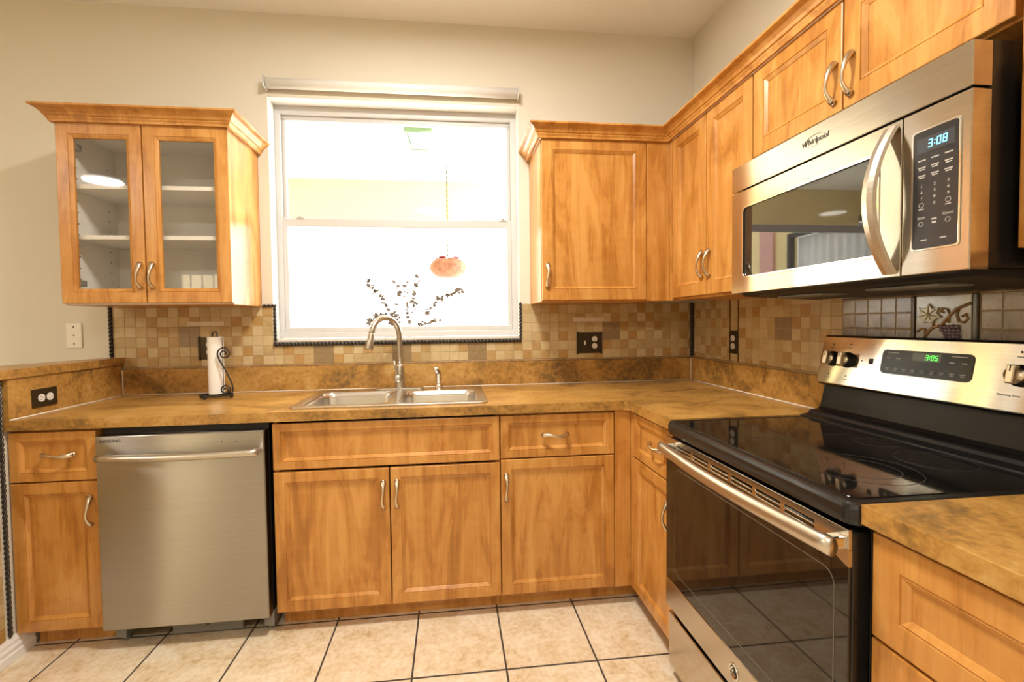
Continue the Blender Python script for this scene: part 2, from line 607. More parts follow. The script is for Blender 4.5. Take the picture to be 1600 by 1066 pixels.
# peninsula half wall with its bar top
b = B(); b.box(-3.20, -3.089, -1.6, -.001, 0, 1.072, 'wall'); struct(b, 'wall_peninsula')
b = B()
for i in range(18):
    for j in range(20):
        y1 = -.655 - i * .0515; z0 = .095 + j * .0489
        b.box(-3.0885, -3.081, y1 - .049, y1, z0, z0 + .047, random.Random(i * 91 + j).choice(TILES))
struct(b, 'trim_7')
b = B()
prof = [(0, 0), (.017, 0), (.017, .03), (.013, .036), (.015, .05), (.010, .062), (.010, .072), (.004, .09), (0, .09)]
b.loft([[Vector((-3.0885 + o, y, z + .001)) for o, z in prof] for y in (-1.6, -.545)], 'white')
struct(b, 'baseboard_left')

# ------------------------------------------------------------------ window
YF = .085
b = B()
b.box(XW0 + .002, XW1 - .002, YF, .139, 2.405, ZW1 - .002, 'vinyl', .004)
b.box(XW0 + .002, XW0 + .034, YF, .139, 1.19, 2.41, 'vinyl', .004)
b.box(XW1 - .034, XW1 - .002, YF, .139, 1.19, 2.41, 'vinyl', .004)
b.box(XW0 + .002, XW1 - .002, YF - .01, .139, 1.19, 1.222, 'vinyl', .004)
win = struct(b, 'window_1')
b = B()
b.box(XW0 + .0005, XW0 + .0035, .0, YF, 1.19, ZW1 - .001, 'white'); b.build('lit_reveal', win)  # wall-coloured reveals lined in white: strong window light put into the colour
b = B(); b.box(XW1 - .0035, XW1 - .0005, .0, YF, 1.19, ZW1 - .001, 'white'); b.build('lit_reveal', win)
b = B(); b.box(XW0 + .004, XW1 - .004, .0, YF, ZW1 - .004, ZW1 - .001, 'white'); b.build('lit_reveal', win)
x0, x1 = XW0 + .034, XW1 - .034
b = B()
b.box(x0, x1, .105, .13, 2.380, 2.406, 'vinyl', .003)
b.box(x0, x0 + .018, .105, .13, 1.83, 2.39, 'vinyl', .003)
b.box(x1 - .018, x1, .105, .13, 1.83, 2.39, 'vinyl', .003)
b.box(x0, x1, .105, .13, 1.83, 1.848, 'vinyl', .003)
us = b.build('upper_sash', win)
b = B(); b.box(x0 + .016, x1 - .016, .116, .120, 1.846, 2.384, 'glass'); b.build('pane', us)
b = B()
b.box(x0, x1, YF, .108, 1.800, 1.846, 'vinyl', .004)
b.box(x0, x0 + .024, YF, .108, 1.222, 1.805, 'vinyl', .004)
b.box(x1 - .024, x1, YF, .108, 1.222, 1.805, 'vinyl', .004)
b.box(x0, x1, YF - .004, .108, 1.220, 1.248, 'vinyl', .004)
ls = b.build('lower_sash', win)
b = B(); b.box(x0 + .022, x1 - .022, .095, .099, 1.246, 1.802, 'glass'); b.build('pane', ls)
for xx in (-2.215, -1.10):
    b = B(); b.box(xx - .022, xx + .022, YF - .006, YF + .012, 1.842, 1.852, 'vinyl', .003); b.box(xx - .006, xx + .006, YF - .008, YF, 1.848, 1.856, 'greyplastic', .002)
    b.build('sash_latch', ls)
b = B(); b.box(XW0 + .001, XW1 - .001, -.006, YF - .01, ZW0 + .0005, 1.189, stone('sill_marble', [(0.3, (.70, .64, .55)), (.7, (.80, .76, .69))], .25), .003); b.build('sill', win)

# roller shade over the window
t = thing('roller_shade', 'rolled-up white roller shade above the kitchen window', 'window shade', (-1.68, -.03, 2.50))
b = B()
b.tube([(-2.325, -.034, 2.505), (-1.030, -.034, 2.505)], .026, 'white', 20)
b.build('shade_roll', t)
for xx in (-2.333, -1.026):
    b = B(); b.box(xx - .003, xx + .003, -.066, -.001, 2.477, 2.535, 'vinyl', .002); b.build('bracket', t)

# ------------------------------------------------------------------ rope trims and tile backsplash
def rope(p0, p1, r=.010, name='trim_1'):
    p0, p1 = Vector(p0), Vector(p1)
    d = p1 - p0
    L = d.length
    d.normalize()
    side = Vector((0, -1, 0)) if abs(d.y) < .5 else Vector((1, 0, 0))
    oth = d.cross(side)
    b = B()
    # two strands twisted about each other on a dark bed
    for ph in (0, PI):
        n = max(12, int(L / .0035))
        pts = [p0 + d * (L * k / n) + (side * math.cos(ph + L * k / n / .0062) + oth * math.sin(ph + L * k / n / .0062)) * r * .45 for k in range(n + 1)]
        b.tube(pts, r * .52, 'rope', 6)
    return struct(b, name)

rope((-3.121, -.010, 1.109), (-3.121, -.010, 1.364), .010, 'trim_1')
rope((-2.326, -.010, 1.178), (-2.326, -.010, 1.372), .009, 'trim_2')
rope((-2.386, -.010, 1.366), (-2.318, -.010, 1.366), .009, 'trim_3')
rope((-2.334, -.012, 1.162), (-1.018, -.012, 1.162), .011, 'trim_4')
rope((-1.020, -.010, 1.178), (-1.020, -.010, 1.372), .009, 'trim_5')
rope((-.013, -.020, 1.058), (-.013, -.020, 1.360), .0135, 'trim_6')
rope((-3.083, -.634, .093), (-3.083, -.634, 1.068), .008, 'trim_8')

def tile_cells(b, a0, a1, z0, z1, pitch_a, org_a, pitch_z, org_z, F, pick, gap=.0014, th=.008):
    i0, i1 = math.floor((a0 - org_a) / pitch_a), math.ceil((a1 - org_a) / pitch_a)
    j0, j1 = math.floor((z0 - org_z) / pitch_z), math.ceil((z1 - org_z) / pitch_z)
    for i in range(i0, i1):
        for j in range(j0, j1):
            u0, u1 = max(a0, org_a + i * pitch_a + gap / 2), min(a1, org_a + (i + 1) * pitch_a - gap / 2)
            v0, v1 = max(z0, org_z + j * pitch_z + gap / 2), min(z1, org_z + (j + 1) * pitch_z - gap / 2)
            if u1 - u0 < .004 or v1 - v0 < .004:
                continue
            m = pick(i, j)
            if m is None:
                continue
            e = .0012
            lp = []
            for ins, o in ((0, .001), (0, th - e), (e, th)):
                lp.append([F(u0 + ins, o, v0 + ins), F(u1 - ins, o, v0 + ins), F(u1 - ins, o, v1 - ins), F(u0 + ins, o, v1 - ins)])
            b.loft(lp, m, False, True)

PA, OA, PZ, OZ = .0512, -2.134, .0515, 1.0535
ACC = {(0, 0), (1, 0), (0, 1), (1, 1), (8, 0), (9, 0), (8, 1), (9, 1), (16, 0), (17, 0), (16, 1), (17, 1),
       (-13, 2), (-12, 2), (-13, 3), (-12, 3), (31, 2), (32, 2), (31, 3), (32, 3)}
def pick_back(i, j):
    if (i, j) in ACC:
        return MAT['accent']
    r = random.Random(i * 1009 + j * 9176 + 5)
    q = r.random()
    if (i + j) % 2 == 0:
        return TILES[2] if q < .38 else TILES[3] if q < .58 else TILES[1] if q < .8 else TILES[0]
    return TILES[0] if q < .42 else TILES[1] if q < .78 else TILES[4]
F0 = FB(0)
t = thing('tile_backsplash', 'beige and tan mosaic tile backsplash below the window and wall cabinets', 'backsplash', (-1.5, 0, 1.045))
b = B()
b.box(-3.112, XW0, -.0062, -.0005, 1.046, 1.366, 'grout')
b.box(XW0, XW1, -.0062, -.0005, 1.046, 1.152, 'grout')
b.box(XW1, -.010, -.0062, -.0005, 1.046, 1.366, 'grout')
tile_cells(b, -3.112, -2.336, 1.0565, 1.366, PA, OA, PZ, OZ, F0, pick_back)
tile_cells(b, -2.336, -1.010, 1.0565, 1.151, PA, OA, PZ, OZ, F0, pick_back)
tile_cells(b, -1.010, -.022, 1.0565, 1.366, PA, OA, PZ, OZ, F0, pick_back)
b.build('mosaic_tile', t)
b = B()
for k in range(20):
    xa = -3.06 + k * .153
    b.box(xa + .0008, min(xa + .152, -.012), -.013, -.0005, 1.046, 1.0555, 'liner', .002)
b.build('pencil_liner', t)
for (xa, xb) in ((-2.755, -2.578), (-.722, -.540)):
    b = B(); b.box(xa, xb, -.0115, -.008, 1.263, 1.287, 'lightbar', .001); b.build('pale_bar', t)

PA2, OA2, PZ2, OZ2 = .0490, -.687, .0490, 1.076
ACC2 = {(-2, 2), (-1, 2), (-2, 3), (-1, 3)}
def pick_right(i, j):
    if (i, j) in ACC2:
        return MAT['accent']
    return pick_back(i + 77, j + 13) if (i + 77, j + 13) not in ACC else TILES[1]
def pick_glaze(i, j):
    return GLAZED[1] if random.Random(i * 31 + j * 17).random() < .35 else GLAZED[0]
FX = FR(0)
t = thing('tile_backsplash', 'mosaic tile backsplash on the right wall behind the stove', 'backsplash', (0, -1.2, 1.045))
b = B()
b.box(-.0062, -.0005, -2.45, -.022, 1.046, 1.366, 'grout')
tile_cells(b, -.3670, -.022, 1.0565, 1.366, PA2, OA2, PZ2, OZ2, FX, pick_right)
tile_cells(b, -.4330, -.3740, 1.0565, 1.366, .059, -.433, PZ2, OZ2, FX, pick_right)
tile_cells(b, -1.0300, -.4400, 1.0565, 1.366, PA2, OA2, PZ2, OZ2, FX, pick_right)
b.build('mosaic_tile', t)
amber = plain('amber_liner', (.16, .07, .018), .35)
for za, zb in ((1.208, 1.366), (1.0565, 1.094)):
    for ya in (-.3705, -.4365):
        b = B(); b.box(-.010, -.0035, ya - .003, ya + .003, za, zb, amber); b.build('vertical_liner', t)
for ya, yb, og in ((-1.280, -1.0320, -1.0315), (-2.44, -1.4580, -1.4580)):
    b = B()
    tile_cells(b, ya, yb, 1.0565, 1.326, PA2, og, PZ2, 1.082, FX, pick_glaze, .003)
    b.build('glazed_tile', t)
dl = plain('dark_liner', (.075, .052, .030), .2, spec=.7, noise=.3)
for ya, yb, za, zb in ((-1.290, -1.282, 1.0565, 1.327), (-1.455, -1.442, 1.0565, 1.327), (-2.44, -1.030, 1.329, 1.342)):
    b = B(); b.box(-.014, -.0035, ya, yb, za, zb, dl, .003); b.build('dark_liner', t)
b = B()
for k in range(16):
    ya = -.02 - k * .153
    b.box(-.013, -.0005, max(ya - .152, -2.44), ya - .0008, 1.046, 1.0555, 'liner', .002)
b.build('pencil_liner', t)

# relief tile with grapes
t = thing('relief_tile', 'glazed relief tile with grapes, vine leaf and scrolls behind the stove', 'decorative tile', (-.004, -1.366, 1.252))
MG = MR_(-.012, -1.293, 1.180)     # local x 0..0.147 to the right, y 0..0.146 up, z out
cream = stone('cream_glaze', [(.3, (.38, .34, .28)), (.6, (.56, .52, .45))], .12, 3, .8)
vine = plain('brown_glaze', (.34, .19, .065), .15, spec=.7, noise=.3)
leafm = plain('leaf_glaze', (.52, .46, .22), .15, spec=.7, noise=.25)
grape = plain('grape_glaze', (.20, .145, .175), .15, spec=.8, noise=.25)
b = B()
b.box(0, .147, 0, .146, -.0055, 0, cream, .002, mat=MG)
b.build('plaque', t)
b = B()
def vtube(pts, r):
    b.tube([(x, y, .001) for x, y in pts], r, vine, 8, mat=MG)
vtube([(.0, -.0 + .004), (.022, .018), (.045, .050), (.075, .062), (.092, .085), (.110, .105), (.147, .120)], .0042)
vtube([(.092, .066), (.094, .092), (.088, .105), (.076, .108), (.072, .098), (.080, .096)], .0034)
vtube([(.118, .108), (.112, .090), (.118, .070), (.132, .068), (.140, .078), (.134, .090), (.126, .084)], .0036)
vtube([(.030, .028), (.028, .048), (.018, .050), (.006, .040)], .0036)
vtube([(.052, .054), (.050, .074), (.044, .082)], .0034)
b.build('vine', t)
b = B()
star = []
for k in range(14):
    a = PI / 2 + 2 * PI * k / 14
    rr = (.036 if k % 2 == 0 else .023) * (1.0 if k not in (6, 8) else .8)
    star.append((.040 + rr * math.cos(a), .090 + rr * math.sin(a) * .9))
b.curve([star], .006, leafm, MG, .001)
for k in range(0, 14, 2):
    b.tube([(.040, .090, .006), ((star[k][0] + .040) / 2, (star[k][1] + .090) / 2, .0065), (star[k][0], star[k][1], .003)], .0018, leafm, 6, mat=MG)
b.build('leaf', t)
b = B()
rg = random.Random(3)
for row, n in enumerate((5, 5, 4, 4, 3, 2)):
    for k in range(n):
        b.sphere((.094 + row * .003 + (k - n / 2 + .5) * .0105, .056 - row * .0095, .003), .0062, grape, (1, 1, .9), 10, mat=MG)
b.build('grapes', t)

# ------------------------------------------------------------------ cabinets
handle_mesh = None
def make_handle_mesh():
    b = B()
    n = 22
    pts, rs, fl = [], [], []
    for k in range(n + 1):
        u = -1 + 2 * k / n
        z = u * .0535
        out = .004 + .024 * (1 - abs(u) ** 2.2) ** .9
        lat = .0032 * math.sin(PI * u)
        pts.append((lat, -out, z))
        e = abs(u)
        rs.append(.0046 + .0042 * e ** 2.5 + .0016 * max(0, u))
        fl.append(1.25 if e > .5 else 1.1)
    b.tube(pts, rs, 'nickel', 10, flat=fl)
    for u in (-1, 1):
        b.sphere((0, -.0050, u * .0535), .0100 + .0012 * u, 'nickel', (.95, .62, 1.0), 12)
        b.tube([(0, 0, u * .0505), (0, -.008, u * .0505)], .0055, 'nickel', 10)
    o = b.build('handle')
    me = o.data
    bpy.data.objects.remove(o)
    return me
handle_mesh = make_handle_mesh()

def add_handle(parent, loc, facing='back', horizontal=False, flip=False):
    o = bpy.data.objects.new('handle', handle_mesh)
    COL.objects.link(o)
    top = parent
    while top.parent is not None:
        top = top.parent
    o.parent = parent
    R = Matrix.Identity(4)
    if flip:
        R = Matrix.Rotation(PI, 4, 'Y') @ R
    if horizontal:
        R = Matrix.Rotation(PI / 2, 4, 'Y') @ R
    if facing == 'right':
        R = Matrix.Rotation(-PI / 2, 4, 'Z') @ R
    o.matrix_local = Matrix.Translation(Vector(loc) - top.location) @ R
    o['label'] = 'satin nickel bow handle'
    return o

def rect(F, a0, a1, z0, z1, i, o):
    return [F(a0 + i, o, z0 + i), F(a1 - i, o, z0 + i), F(a1 - i, o, z1 - i), F(a0 + i, o, z1 - i)]

def front(F, a0, a1, z0, z1, name, parent, t=.019, ins=.058, panel=True, g=.0015):
    """thermofoil slab front with a routed frame and recessed panel"""
    a0, a1 = min(a0, a1) + g, max(a0, a1) - g
    z0, z1 = z0 + g, z1 - g
    b = B()
    q = [(0, 0), (0, t - .003), (.0008, t - .001), (.003, t)]
    if panel:
        q += [(ins - .0165, t), (ins - .0155, t - .0026), (ins - .0132, t - .0026), (ins - .0122, t - .0010), (ins - .0015, t - .0078), (ins - .0005, t - .0098), (ins + .001, t - .0098)]
    b.loft([rect(F, a0, a1, z0, z1, i, o) for i, o in q], 'wood')
    return b.build(name, parent)

def glass_front(F, a0, a1, z0, z1, name, parent, t=.019, s=.064, g=.0015):
    a0, a1 = min(a0, a1) + g, max(a0, a1) - g
    z0, z1 = z0 + g, z1 - g
    b = B()
    q = [(0, 0), (0, t - .003), (.0008, t - .001), (.003, t), (s - .017, t), (s - .016, t - .0026), (s - .0137, t - .0026), (s - .0127, t - .001), (s - .001, t - .007), (s, t - .008), (s, 0), (0, 0)]
    b.loft([rect(F, a0, a1, z0, z1, i, o) for i, o in q], 'wood', False, False)
    d = b.build(name, parent)
    b = B()
    pts = [F(a0 + s - .004, .005, z0 + s - .004), F(a1 - s + .004, .008, z1 - s + .004)]
    lo = [min(p, q_) for p, q_ in zip(*pts)]; hi = [max(p, q_) for p, q_ in zip(*pts)]
    b.box(lo[0], hi[0], lo[1], hi[1], lo[2], hi[2], 'cabglass')
    b.build('glass_pane', d)
    return d

WG = 'wall cabinets'
BG = 'base cabinets'
ZB, ZT = 1.368, 2.154

# --- glass-door wall cabinet, left of the window
YU = -.311
t = thing('wall_cabinet', 'wooden wall cabinet with two glass doors, left of the window', 'wall cabinet', (-2.741, 0, 1.362), WG)
b = B()
xa, xb = -3.089, -2.392
def carc(b, x0, x1, y0, y1, z0, z1, th=.018):
    b.box(x0, x0 + .002, y0, y1, z0, z1, 'wood'); b.box(x0 + .002, x0 + th, y0 + .001, y1, z0 + .002, z1, 'interior')
    b.box(x1 - .002, x1, y0, y1, z0, z1, 'wood'); b.box(x1 - th, x1 - .002, y0 + .001, y1, z0 + .002, z1, 'interior')
    b.box(x0 + th, x1 - th, y0, y1, z0 + .002, z0 + th, 'interior'); b.box(x0 + .002, x1 - .002, y0, y1, z0, z0 + .002, 'wood')
    b.box(x0 + th, x1 - th, y0, y1, z1 - th, z1, 'interior')
    b.box(x0 + th, x1 - th, y1 - .006, y1, z0 + th, z1 - th, 'interior')
carc(b, xa, xb, YU, -.001, 1.362, ZT)
for yy in (-.06, -.25):
    for k in range(12):
        for side in (xa + .0182, xb - .0182):
            b.box(side - .001, side + .001, yy - .0025, yy + .0025, 1.48 + k * .05, 1.485 + k * .05, 'slot')
b.build('body', t)
for zz in (1.878, 1.655):
    b = B(); b.box(xa + .0185, xb - .0185, YU + .012, -.008, zz, zz + .018, 'interior'); b.build('shelf', t)
F = FB(YU)
d = glass_front(F, -3.0930, -2.7490, ZB, ZT, 'door', t)
add_handle(d, (-2.7715, -.330, 1.489))
d = glass_front(F, -2.7470, -2.3885, ZB, ZT, 'door', t)
add_handle(d, (-2.7200, -.330, 1.489))
for zz in (1.46, 2.06):
    b = B(); b.box(-3.062, -3.030, -.309, -.270, zz - .014, zz + .014, 'greyplastic', .003); b.build('hinge', t)

# --- single-door wall cabinet right of the window
t = thing('wall_cabinet', 'single-door wooden wall cabinet right of the window', 'wall cabinet', (-.65, 0, 1.362), WG)
b = B(); b.box(-.962, -.312, YU, -.001, 1.362, ZT, 'wood', .001); b.build('body', t)
d = front(F, -.9600, -.4270, ZB, ZT, 'door', t, ins=.068)
add_handle(d, (-.9340, -.330, 1.489))
b = B(); b.box(-.4255, -.3095, -.330, YU, 1.362, ZT, 'wood', .001); b.build('filler_strip', t)

# --- wall cabinets on the right wall
XU = -.290
FU = FR(XU)
t = thing('wall_cabinet', 'two-door wooden wall cabinet on the right wall, between corner and microwave', 'wall cabinet', (0, -.64, 1.362), WG)
b = B(); b.box(XU, -.001, -.960, -.332, 1.362, ZT, 'wood', .001); b.build('body', t)
d = front(FU, -.6575, -.360, 1.372, ZT, 'door', t, ins=.068)
add_handle(d, (-.309, -.6315, 1.505), 'right')
d = front(FU, -.9590, -.6595, 1.372, ZT, 'door', t, ins=.068)
add_handle(d, (-.309, -.6855, 1.505), 'right')
b = B(); b.box(-.309, XU - .0005, -.358, -.3305, 1.362, ZT, 'wood', .001); b.build('filler_strip', t)

t = thing('wall_cabinet', 'short two-door wooden wall cabinet directly above the microwave', 'wall cabinet', (0, -1.345, 1.840), WG)
b = B(); b.box(XU, -.001, -1.735, -.9615, 1.840, ZT, 'wood', .001); b.build('body', t)
d = front(FU, -1.3400, -.9630, 1.844, ZT, 'door', t, ins=.068)
add_handle(d, (-.309, -1.3140, 1.930), 'right')
d = front(FU, -1.7330, -1.3420, 1.844, ZT, 'door', t, ins=.068)
add_handle(d, (-.309, -1.3690, 1.930), 'right')

t = thing('wall_cabinet', 'wooden wall cabinet at the right edge of the picture, beyond the microwave', 'wall cabinet', (0, -2.1, 1.362), WG)
b = B(); b.box(-.311, -.001, -2.45, -1.768, 1.368, ZT, 'wood', .001); b.build('body', t)
FU2 = FR(-.311)
d = front(FU2, -2.105, -1.757, 1.392, ZT, 'door', t, ins=.068)
add_handle(d, (-.330, -2.07, 1.50), 'right')
d = front(FU2, -2.45, -2.107, 1.392, ZT, 'door', t, ins=.068)
add_handle(d, (-.330, -2.14, 1.50), 'right')

# --- crown mouldings
CR = [(0, 0), (.010, 0), (.012, .008), (.017, .015), (.017, .019), (.022, .022), (.027, .031), (.038, .042), (.052, .048), (.055, .050), (.055, .057), (.0, .057)]
prof = [(.0005, ZT - .0040)] + [(o + .0015, ZT - .0040 + z * 1.06) for o, z in CR[1:-1]] + [(.0005, ZT - .0040 + .0605)]
b = B(); b.sweep(prof, [(-3.095, -.001), (-3.095, -.3315), (-2.3865, -.3315), (-2.3865, -.001)], 'wood')
tag(b.build('crown_moulding', origin=(-2.74, 0, ZT)), 'wooden crown moulding on top of the glass-door cabinet', 'crown moulding', 'crown mouldings')
b = B(); b.sweep(prof, [(-.966, -.001), (-.966, -.3315), (-.3115, -.3315), (-.3115, -1.748), (-.332, -1.748), (-.332, -2.45)], 'wood')
o = b.build('crown_moulding', origin=(-.5, 0, ZT))
tag(o, 'long wooden crown moulding running over the right-hand wall cabinets', 'crown moulding', 'crown mouldings')

# --- base cabinets, back run
ZD0, ZD1 = .087, .866
YD = -.591
F = FB(YD)
def base_body(b, x0, x1):
    b.box(x0, x1, YD, -.001, .087, .874, 'wood', .001)
t = thing('base_cabinet', 'narrow wooden base cabinet with drawer, left of the dishwasher', 'base cabinet', (-2.93, -.3, 0), BG)
b = B(); base_body(b, -3.086, -2.778); b.build('body', t)
b = B(); b.box(-3.068, -2.778, -.532, -.516, .001, .086, 'wood'); b.build('toe_kick', t)
d = front(F, -3.0840, -2.7770, .673, ZD1, 'drawer', t, ins=.047)
add_handle(d, (-2.911, -.610, .777), horizontal=True)
d = front(F, -3.0840, -2.7770, ZD0, .670, 'door', t)
add_handle(d, (-2.8040, -.610, .553))

t = thing('base_cabinet', 'two-door wooden base cabinet under the sink with blank top panel', 'base cabinet', (-1.67, -.3, 0), BG)
b = B()
b.box(-2.129, -2.113, YD, -.001, .087, .874, 'wood'); b.box(-1.223, -1.2065, YD, -.001, .087, .874, 'wood')
b.box(-2.113, -1.223, YD, -.001, .087, .103, 'wood'); b.box(-2.113, -1.223, -.012, -.001, .103, .66, 'wood')
b.build('body', t)
b = B(); b.box(-2.128, -1.2065, -.532, -.516, .001, .086, 'wood'); b.build('toe_kick', t)
front(F, -2.1300, -1.2065, .675, ZD1, 'top_panel', t, ins=.047)
d = front(F, -2.1300, -1.6695, ZD0, .668, 'door', t)
add_handle(d, (-1.6960, -.610, .555))
d = front(F, -1.6680, -1.2065, ZD0, .668, 'door', t)
add_handle(d, (-1.6400, -.610, .555))

t = thing('base_cabinet', 'wooden base cabinet with one drawer and door, right of the sink', 'base cabinet', (-.92, -.3, 0), BG)
b = B(); base_body(b, -1.2045, -.630); b.build('body', t)
b = B(); b.box(-1.2045, -.536, -.532, -.516, .001, .086, 'wood'); b.build('toe_kick', t)
d = front(F, -1.2045, -.7020, .681, ZD1, 'drawer', t, ins=.047)
add_handle(d, (-.968, -.610, .777), horizontal=True)
d = front(F, -1.2045, -.7020, ZD0, .678, 'door', t)
add_handle(d, (-1.1815, -.610, .556))
b = B(); b.box(-.7005, -.629, -.610, YD, ZD0, .874, 'wood', .001); b.build('filler_strip', t)

# --- base cabinets, right run
XD = -.610
FRr = FR(XD)
t = thing('base_cabinet', 'wooden base cabinet with drawer in the corner, left of the stove', 'base cabinet', (-.3, -.8, 0), BG)
b = B(); b.box(XD, -.001, -.998, -.592, .087, .874, 'wood', .001); b.build('body', t)
b = B(); b.box(-.534, -.518, -.998, -.533, .001, .086, 'wood'); b.build('toe_kick', t)
d = front(FRr, -.996, -.640, .676, ZD1, 'drawer', t, ins=.047)
add_handle(d, (-.629, -.868, .778), 'right', horizontal=True)
d = front(FRr, -.996, -.640, ZD0, .673, 'door', t)
add_handle(d, (-.629, -.9690, .553), 'right')
b = B(); b.box(-.629, XD, -.6385, -.6105, ZD0, .874, 'wood', .001); b.build('filler_strip', t)

t = thing('base_cabinet', 'wooden drawer cabinet in the right foreground, right of the stove', 'base cabinet', (-.3, -2.1, 0), BG)
b = B(); b.box(XD, -.001, -2.445, -1.760, .087, .874, 'wood', .001); b.build('body', t)
b = B(); b.box(-.534, -.518, -2.445, -1.760, .001, .086, 'wood'); b.build('toe_kick', t)
front(FRr, -2.445, -1.759, .668, ZD1, 'drawer', t, ins=.068)
front(FRr, -2.445, -1.759, .380, .665, 'drawer', t, ins=.068)
front(FRr, -2.445, -1.759, ZD0, .377, 'drawer', t, ins=.068)

# ------------------------------------------------------------------ countertops
ZC0, ZC1 = .876, .914
t = thing('countertop', 'L-shaped ochre laminate countertop holding the sink', 'countertop', (-1.5, -.3, ZC0))
b = B()
outer = [(-3.086, -.001), (-3.086, -.622), (-.662, -.622), (-.645, -.645), (-.645, -1.000), (-.001, -1.000), (-.001, -.001)]
SX0, SX1, SY0, SY1 = -2.085, -1.250, -.568, -.078   # sink rim outline
hole = rrect(SX0 + .016, SX1 - .016, SY0 + .016, SY1 - .016, .03)
b.curve([outer, hole], ZC1 - ZC0, 'counter', Matrix.Translation((0, 0, ZC0)))
b.build('top', t)
b = B()
b.box(-3.066, -.021, -.021, -.0005, ZC1, 1.0455, 'counter', .001)
b.box(-.021, -.0005, -1.000, -.0005, ZC1, 1.0455, 'counter', .001)
b.box(-3.0875, -3.067, -.618, -.0225, ZC1, 1.071, 'counter', .001)
b.build('backsplash_strip', t)
b = B()
for p in ([(-3.0655, -.0225, .9165), (-.0225, -.0225, .9165)], [(-.0225, -.0225, .9165), (-.0225, -1.0, .9165)], [(-3.0655, -.0225, .9165), (-3.0655, -.618, .9165)], [(-3.0655, -.0225, .9165), (-3.0655, -.0225, 1.045)], [(-.0225, -.0225, .9165), (-.0225, -.0225, 1.043)]):
    b.tube(p, .0028, 'caulk', 8)
b.build('caulk_line', t)
t = thing('countertop', 'ochre laminate countertop in the right foreground, right of the stove', 'countertop', (-.32, -2.1, ZC0))
b = B(); b.box(-.645, -.001, -2.45, -1.7525, ZC0, ZC1, 'counter', .0012); b.build('top', t)
b = B(); b.box(-.021, -.0145, -2.445, -1.7525, ZC1, 1.0455, 'counter', .001); b.build('backsplash_strip', t)
b = B()
b.curve([[(-3.060, -.001), (-3.149, -.001), (-3.281, -.400), (-3.40, -.76), (-3.40, -1.7), (-3.060, -1.7)]], .035, 'counter', Matrix.Translation((0, 0, 1.073)))
tag(b.build('bar_top', origin=(-3.2, -.8, 1.073)), 'raised ochre laminate bar top at the left edge of the picture', 'bar top')

# ------------------------------------------------------------------ sink, faucet, sprayer
t = thing('kitchen_sink', 'stainless steel double-bowl sink set into the countertop under the window', 'sink', ((SX0 + SX1) / 2, -.32, ZC1))
bowls = ((-2.045, -1.690, -.532, -.165), (-1.640, -1.292, -.532, -.195))
b = B()
rim = rrect(SX0, SX1, SY0, SY1, .035, 8)
b.curve([rim] + [rrect(*bw, .055, 8) for bw in bowls], .0075, 'sinksteel', Matrix.Translation((0, 0, ZC1 + .0003)), .002)
b.build('rim', t)
for bw in bowls:
    b = B()
    loops = []
    for ins, z, r in ((-.004, ZC1 + .006, .059), (.0, ZC1 + .003, .055), (.003, ZC1 - .02, .055), (.010, ZC1 - .14, .06), (.020, ZC1 - .165, .06), (.045, ZC1 - .180, .055)):
        loops.append([Vector((x, y, z)) for x, y in rrect(bw[0] + ins, bw[1] - ins, bw[2] + ins, bw[3] - ins, r, 8)])
    b.loft(loops, 'sinksteel', False, True, True)
    o = b.build('bowl', t)
    cx, cy = (bw[0] + bw[1]) / 2, (bw[2] + bw[3]) / 2
    b = B(); b.lathe([(.045, 0), (.045, .003), (.036, .004), (.030, .001), (.0, .001)], 'chrome', (cx, cy, ZC1 - .180), n=24); b.build('strainer', o)

t = thing('kitchen_faucet', 'brushed nickel pull-down gooseneck faucet at the sink', 'faucet', (-1.675, -.105, ZC1 + .008))
fx, fy, fz = -1.675, -.105, ZC1 + .008
b = B()
b.curve([rrect(fx - .125, fx + .125, fy - .026, fy + .026, .026, 10)], .006, 'nickel_f', Matrix.Translation((0, 0, fz)), .002)
b.build('deck_plate', t)
b = B()
b.lathe([(.0285, 0), (.0280, .006), (.0255, .02), (.0245, .075), (.0230, .095), (.0175, .112), (.0150, .125)], 'nickel_f', (fx, fy, fz + .006), n=28)
b.build('base', t)
b = B()
dv = Vector((-.62, -.78, 0)).normalized()
R = .094
cz = 1.200
pts = [(fx, fy, fz + .12), (fx, fy, 1.10)]
c = Vector((fx, fy, cz)) + dv * R
for k in range(21):
    a = PI - k / 20 * math.radians(170)
    pts.append(c + dv * (R * math.cos(a)) + Vector((0, 0, R * 1.0 * math.sin(a))))
b.tube(pts, .0145, 'nickel_f', 16)
b.build('spout', t)
e = Vector(pts[-1]); dd = (e - Vector(pts[-2])).normalized()
b = B()
b.tube([e - dd * .001, e + dd * .004, e + dd * .03, e + dd * .075, e + dd * .080], [.0150, .0160, .0168, .0205, .0185], 'nickel_f', 18)
b.build('spray_head', t)
b = B()
hp = Vector((fx - .010, fy - .045, .980))
b.tube([(fx - .004, fy - .010, .980), (hp.x, hp.y + .004, .980), (hp.x, hp.y, .980)], [.0195, .0195, .0180], 'nickel_f', 18)
b.tube([(hp.x - .003, hp.y + .012, .99), (hp.x - .010, hp.y + .014, 1.040), (hp.x - .016, hp.y + .012, 1.072)], [.0038, .0042, .0052], 'nickel_f', 10)
b.build('lever_handle', t)

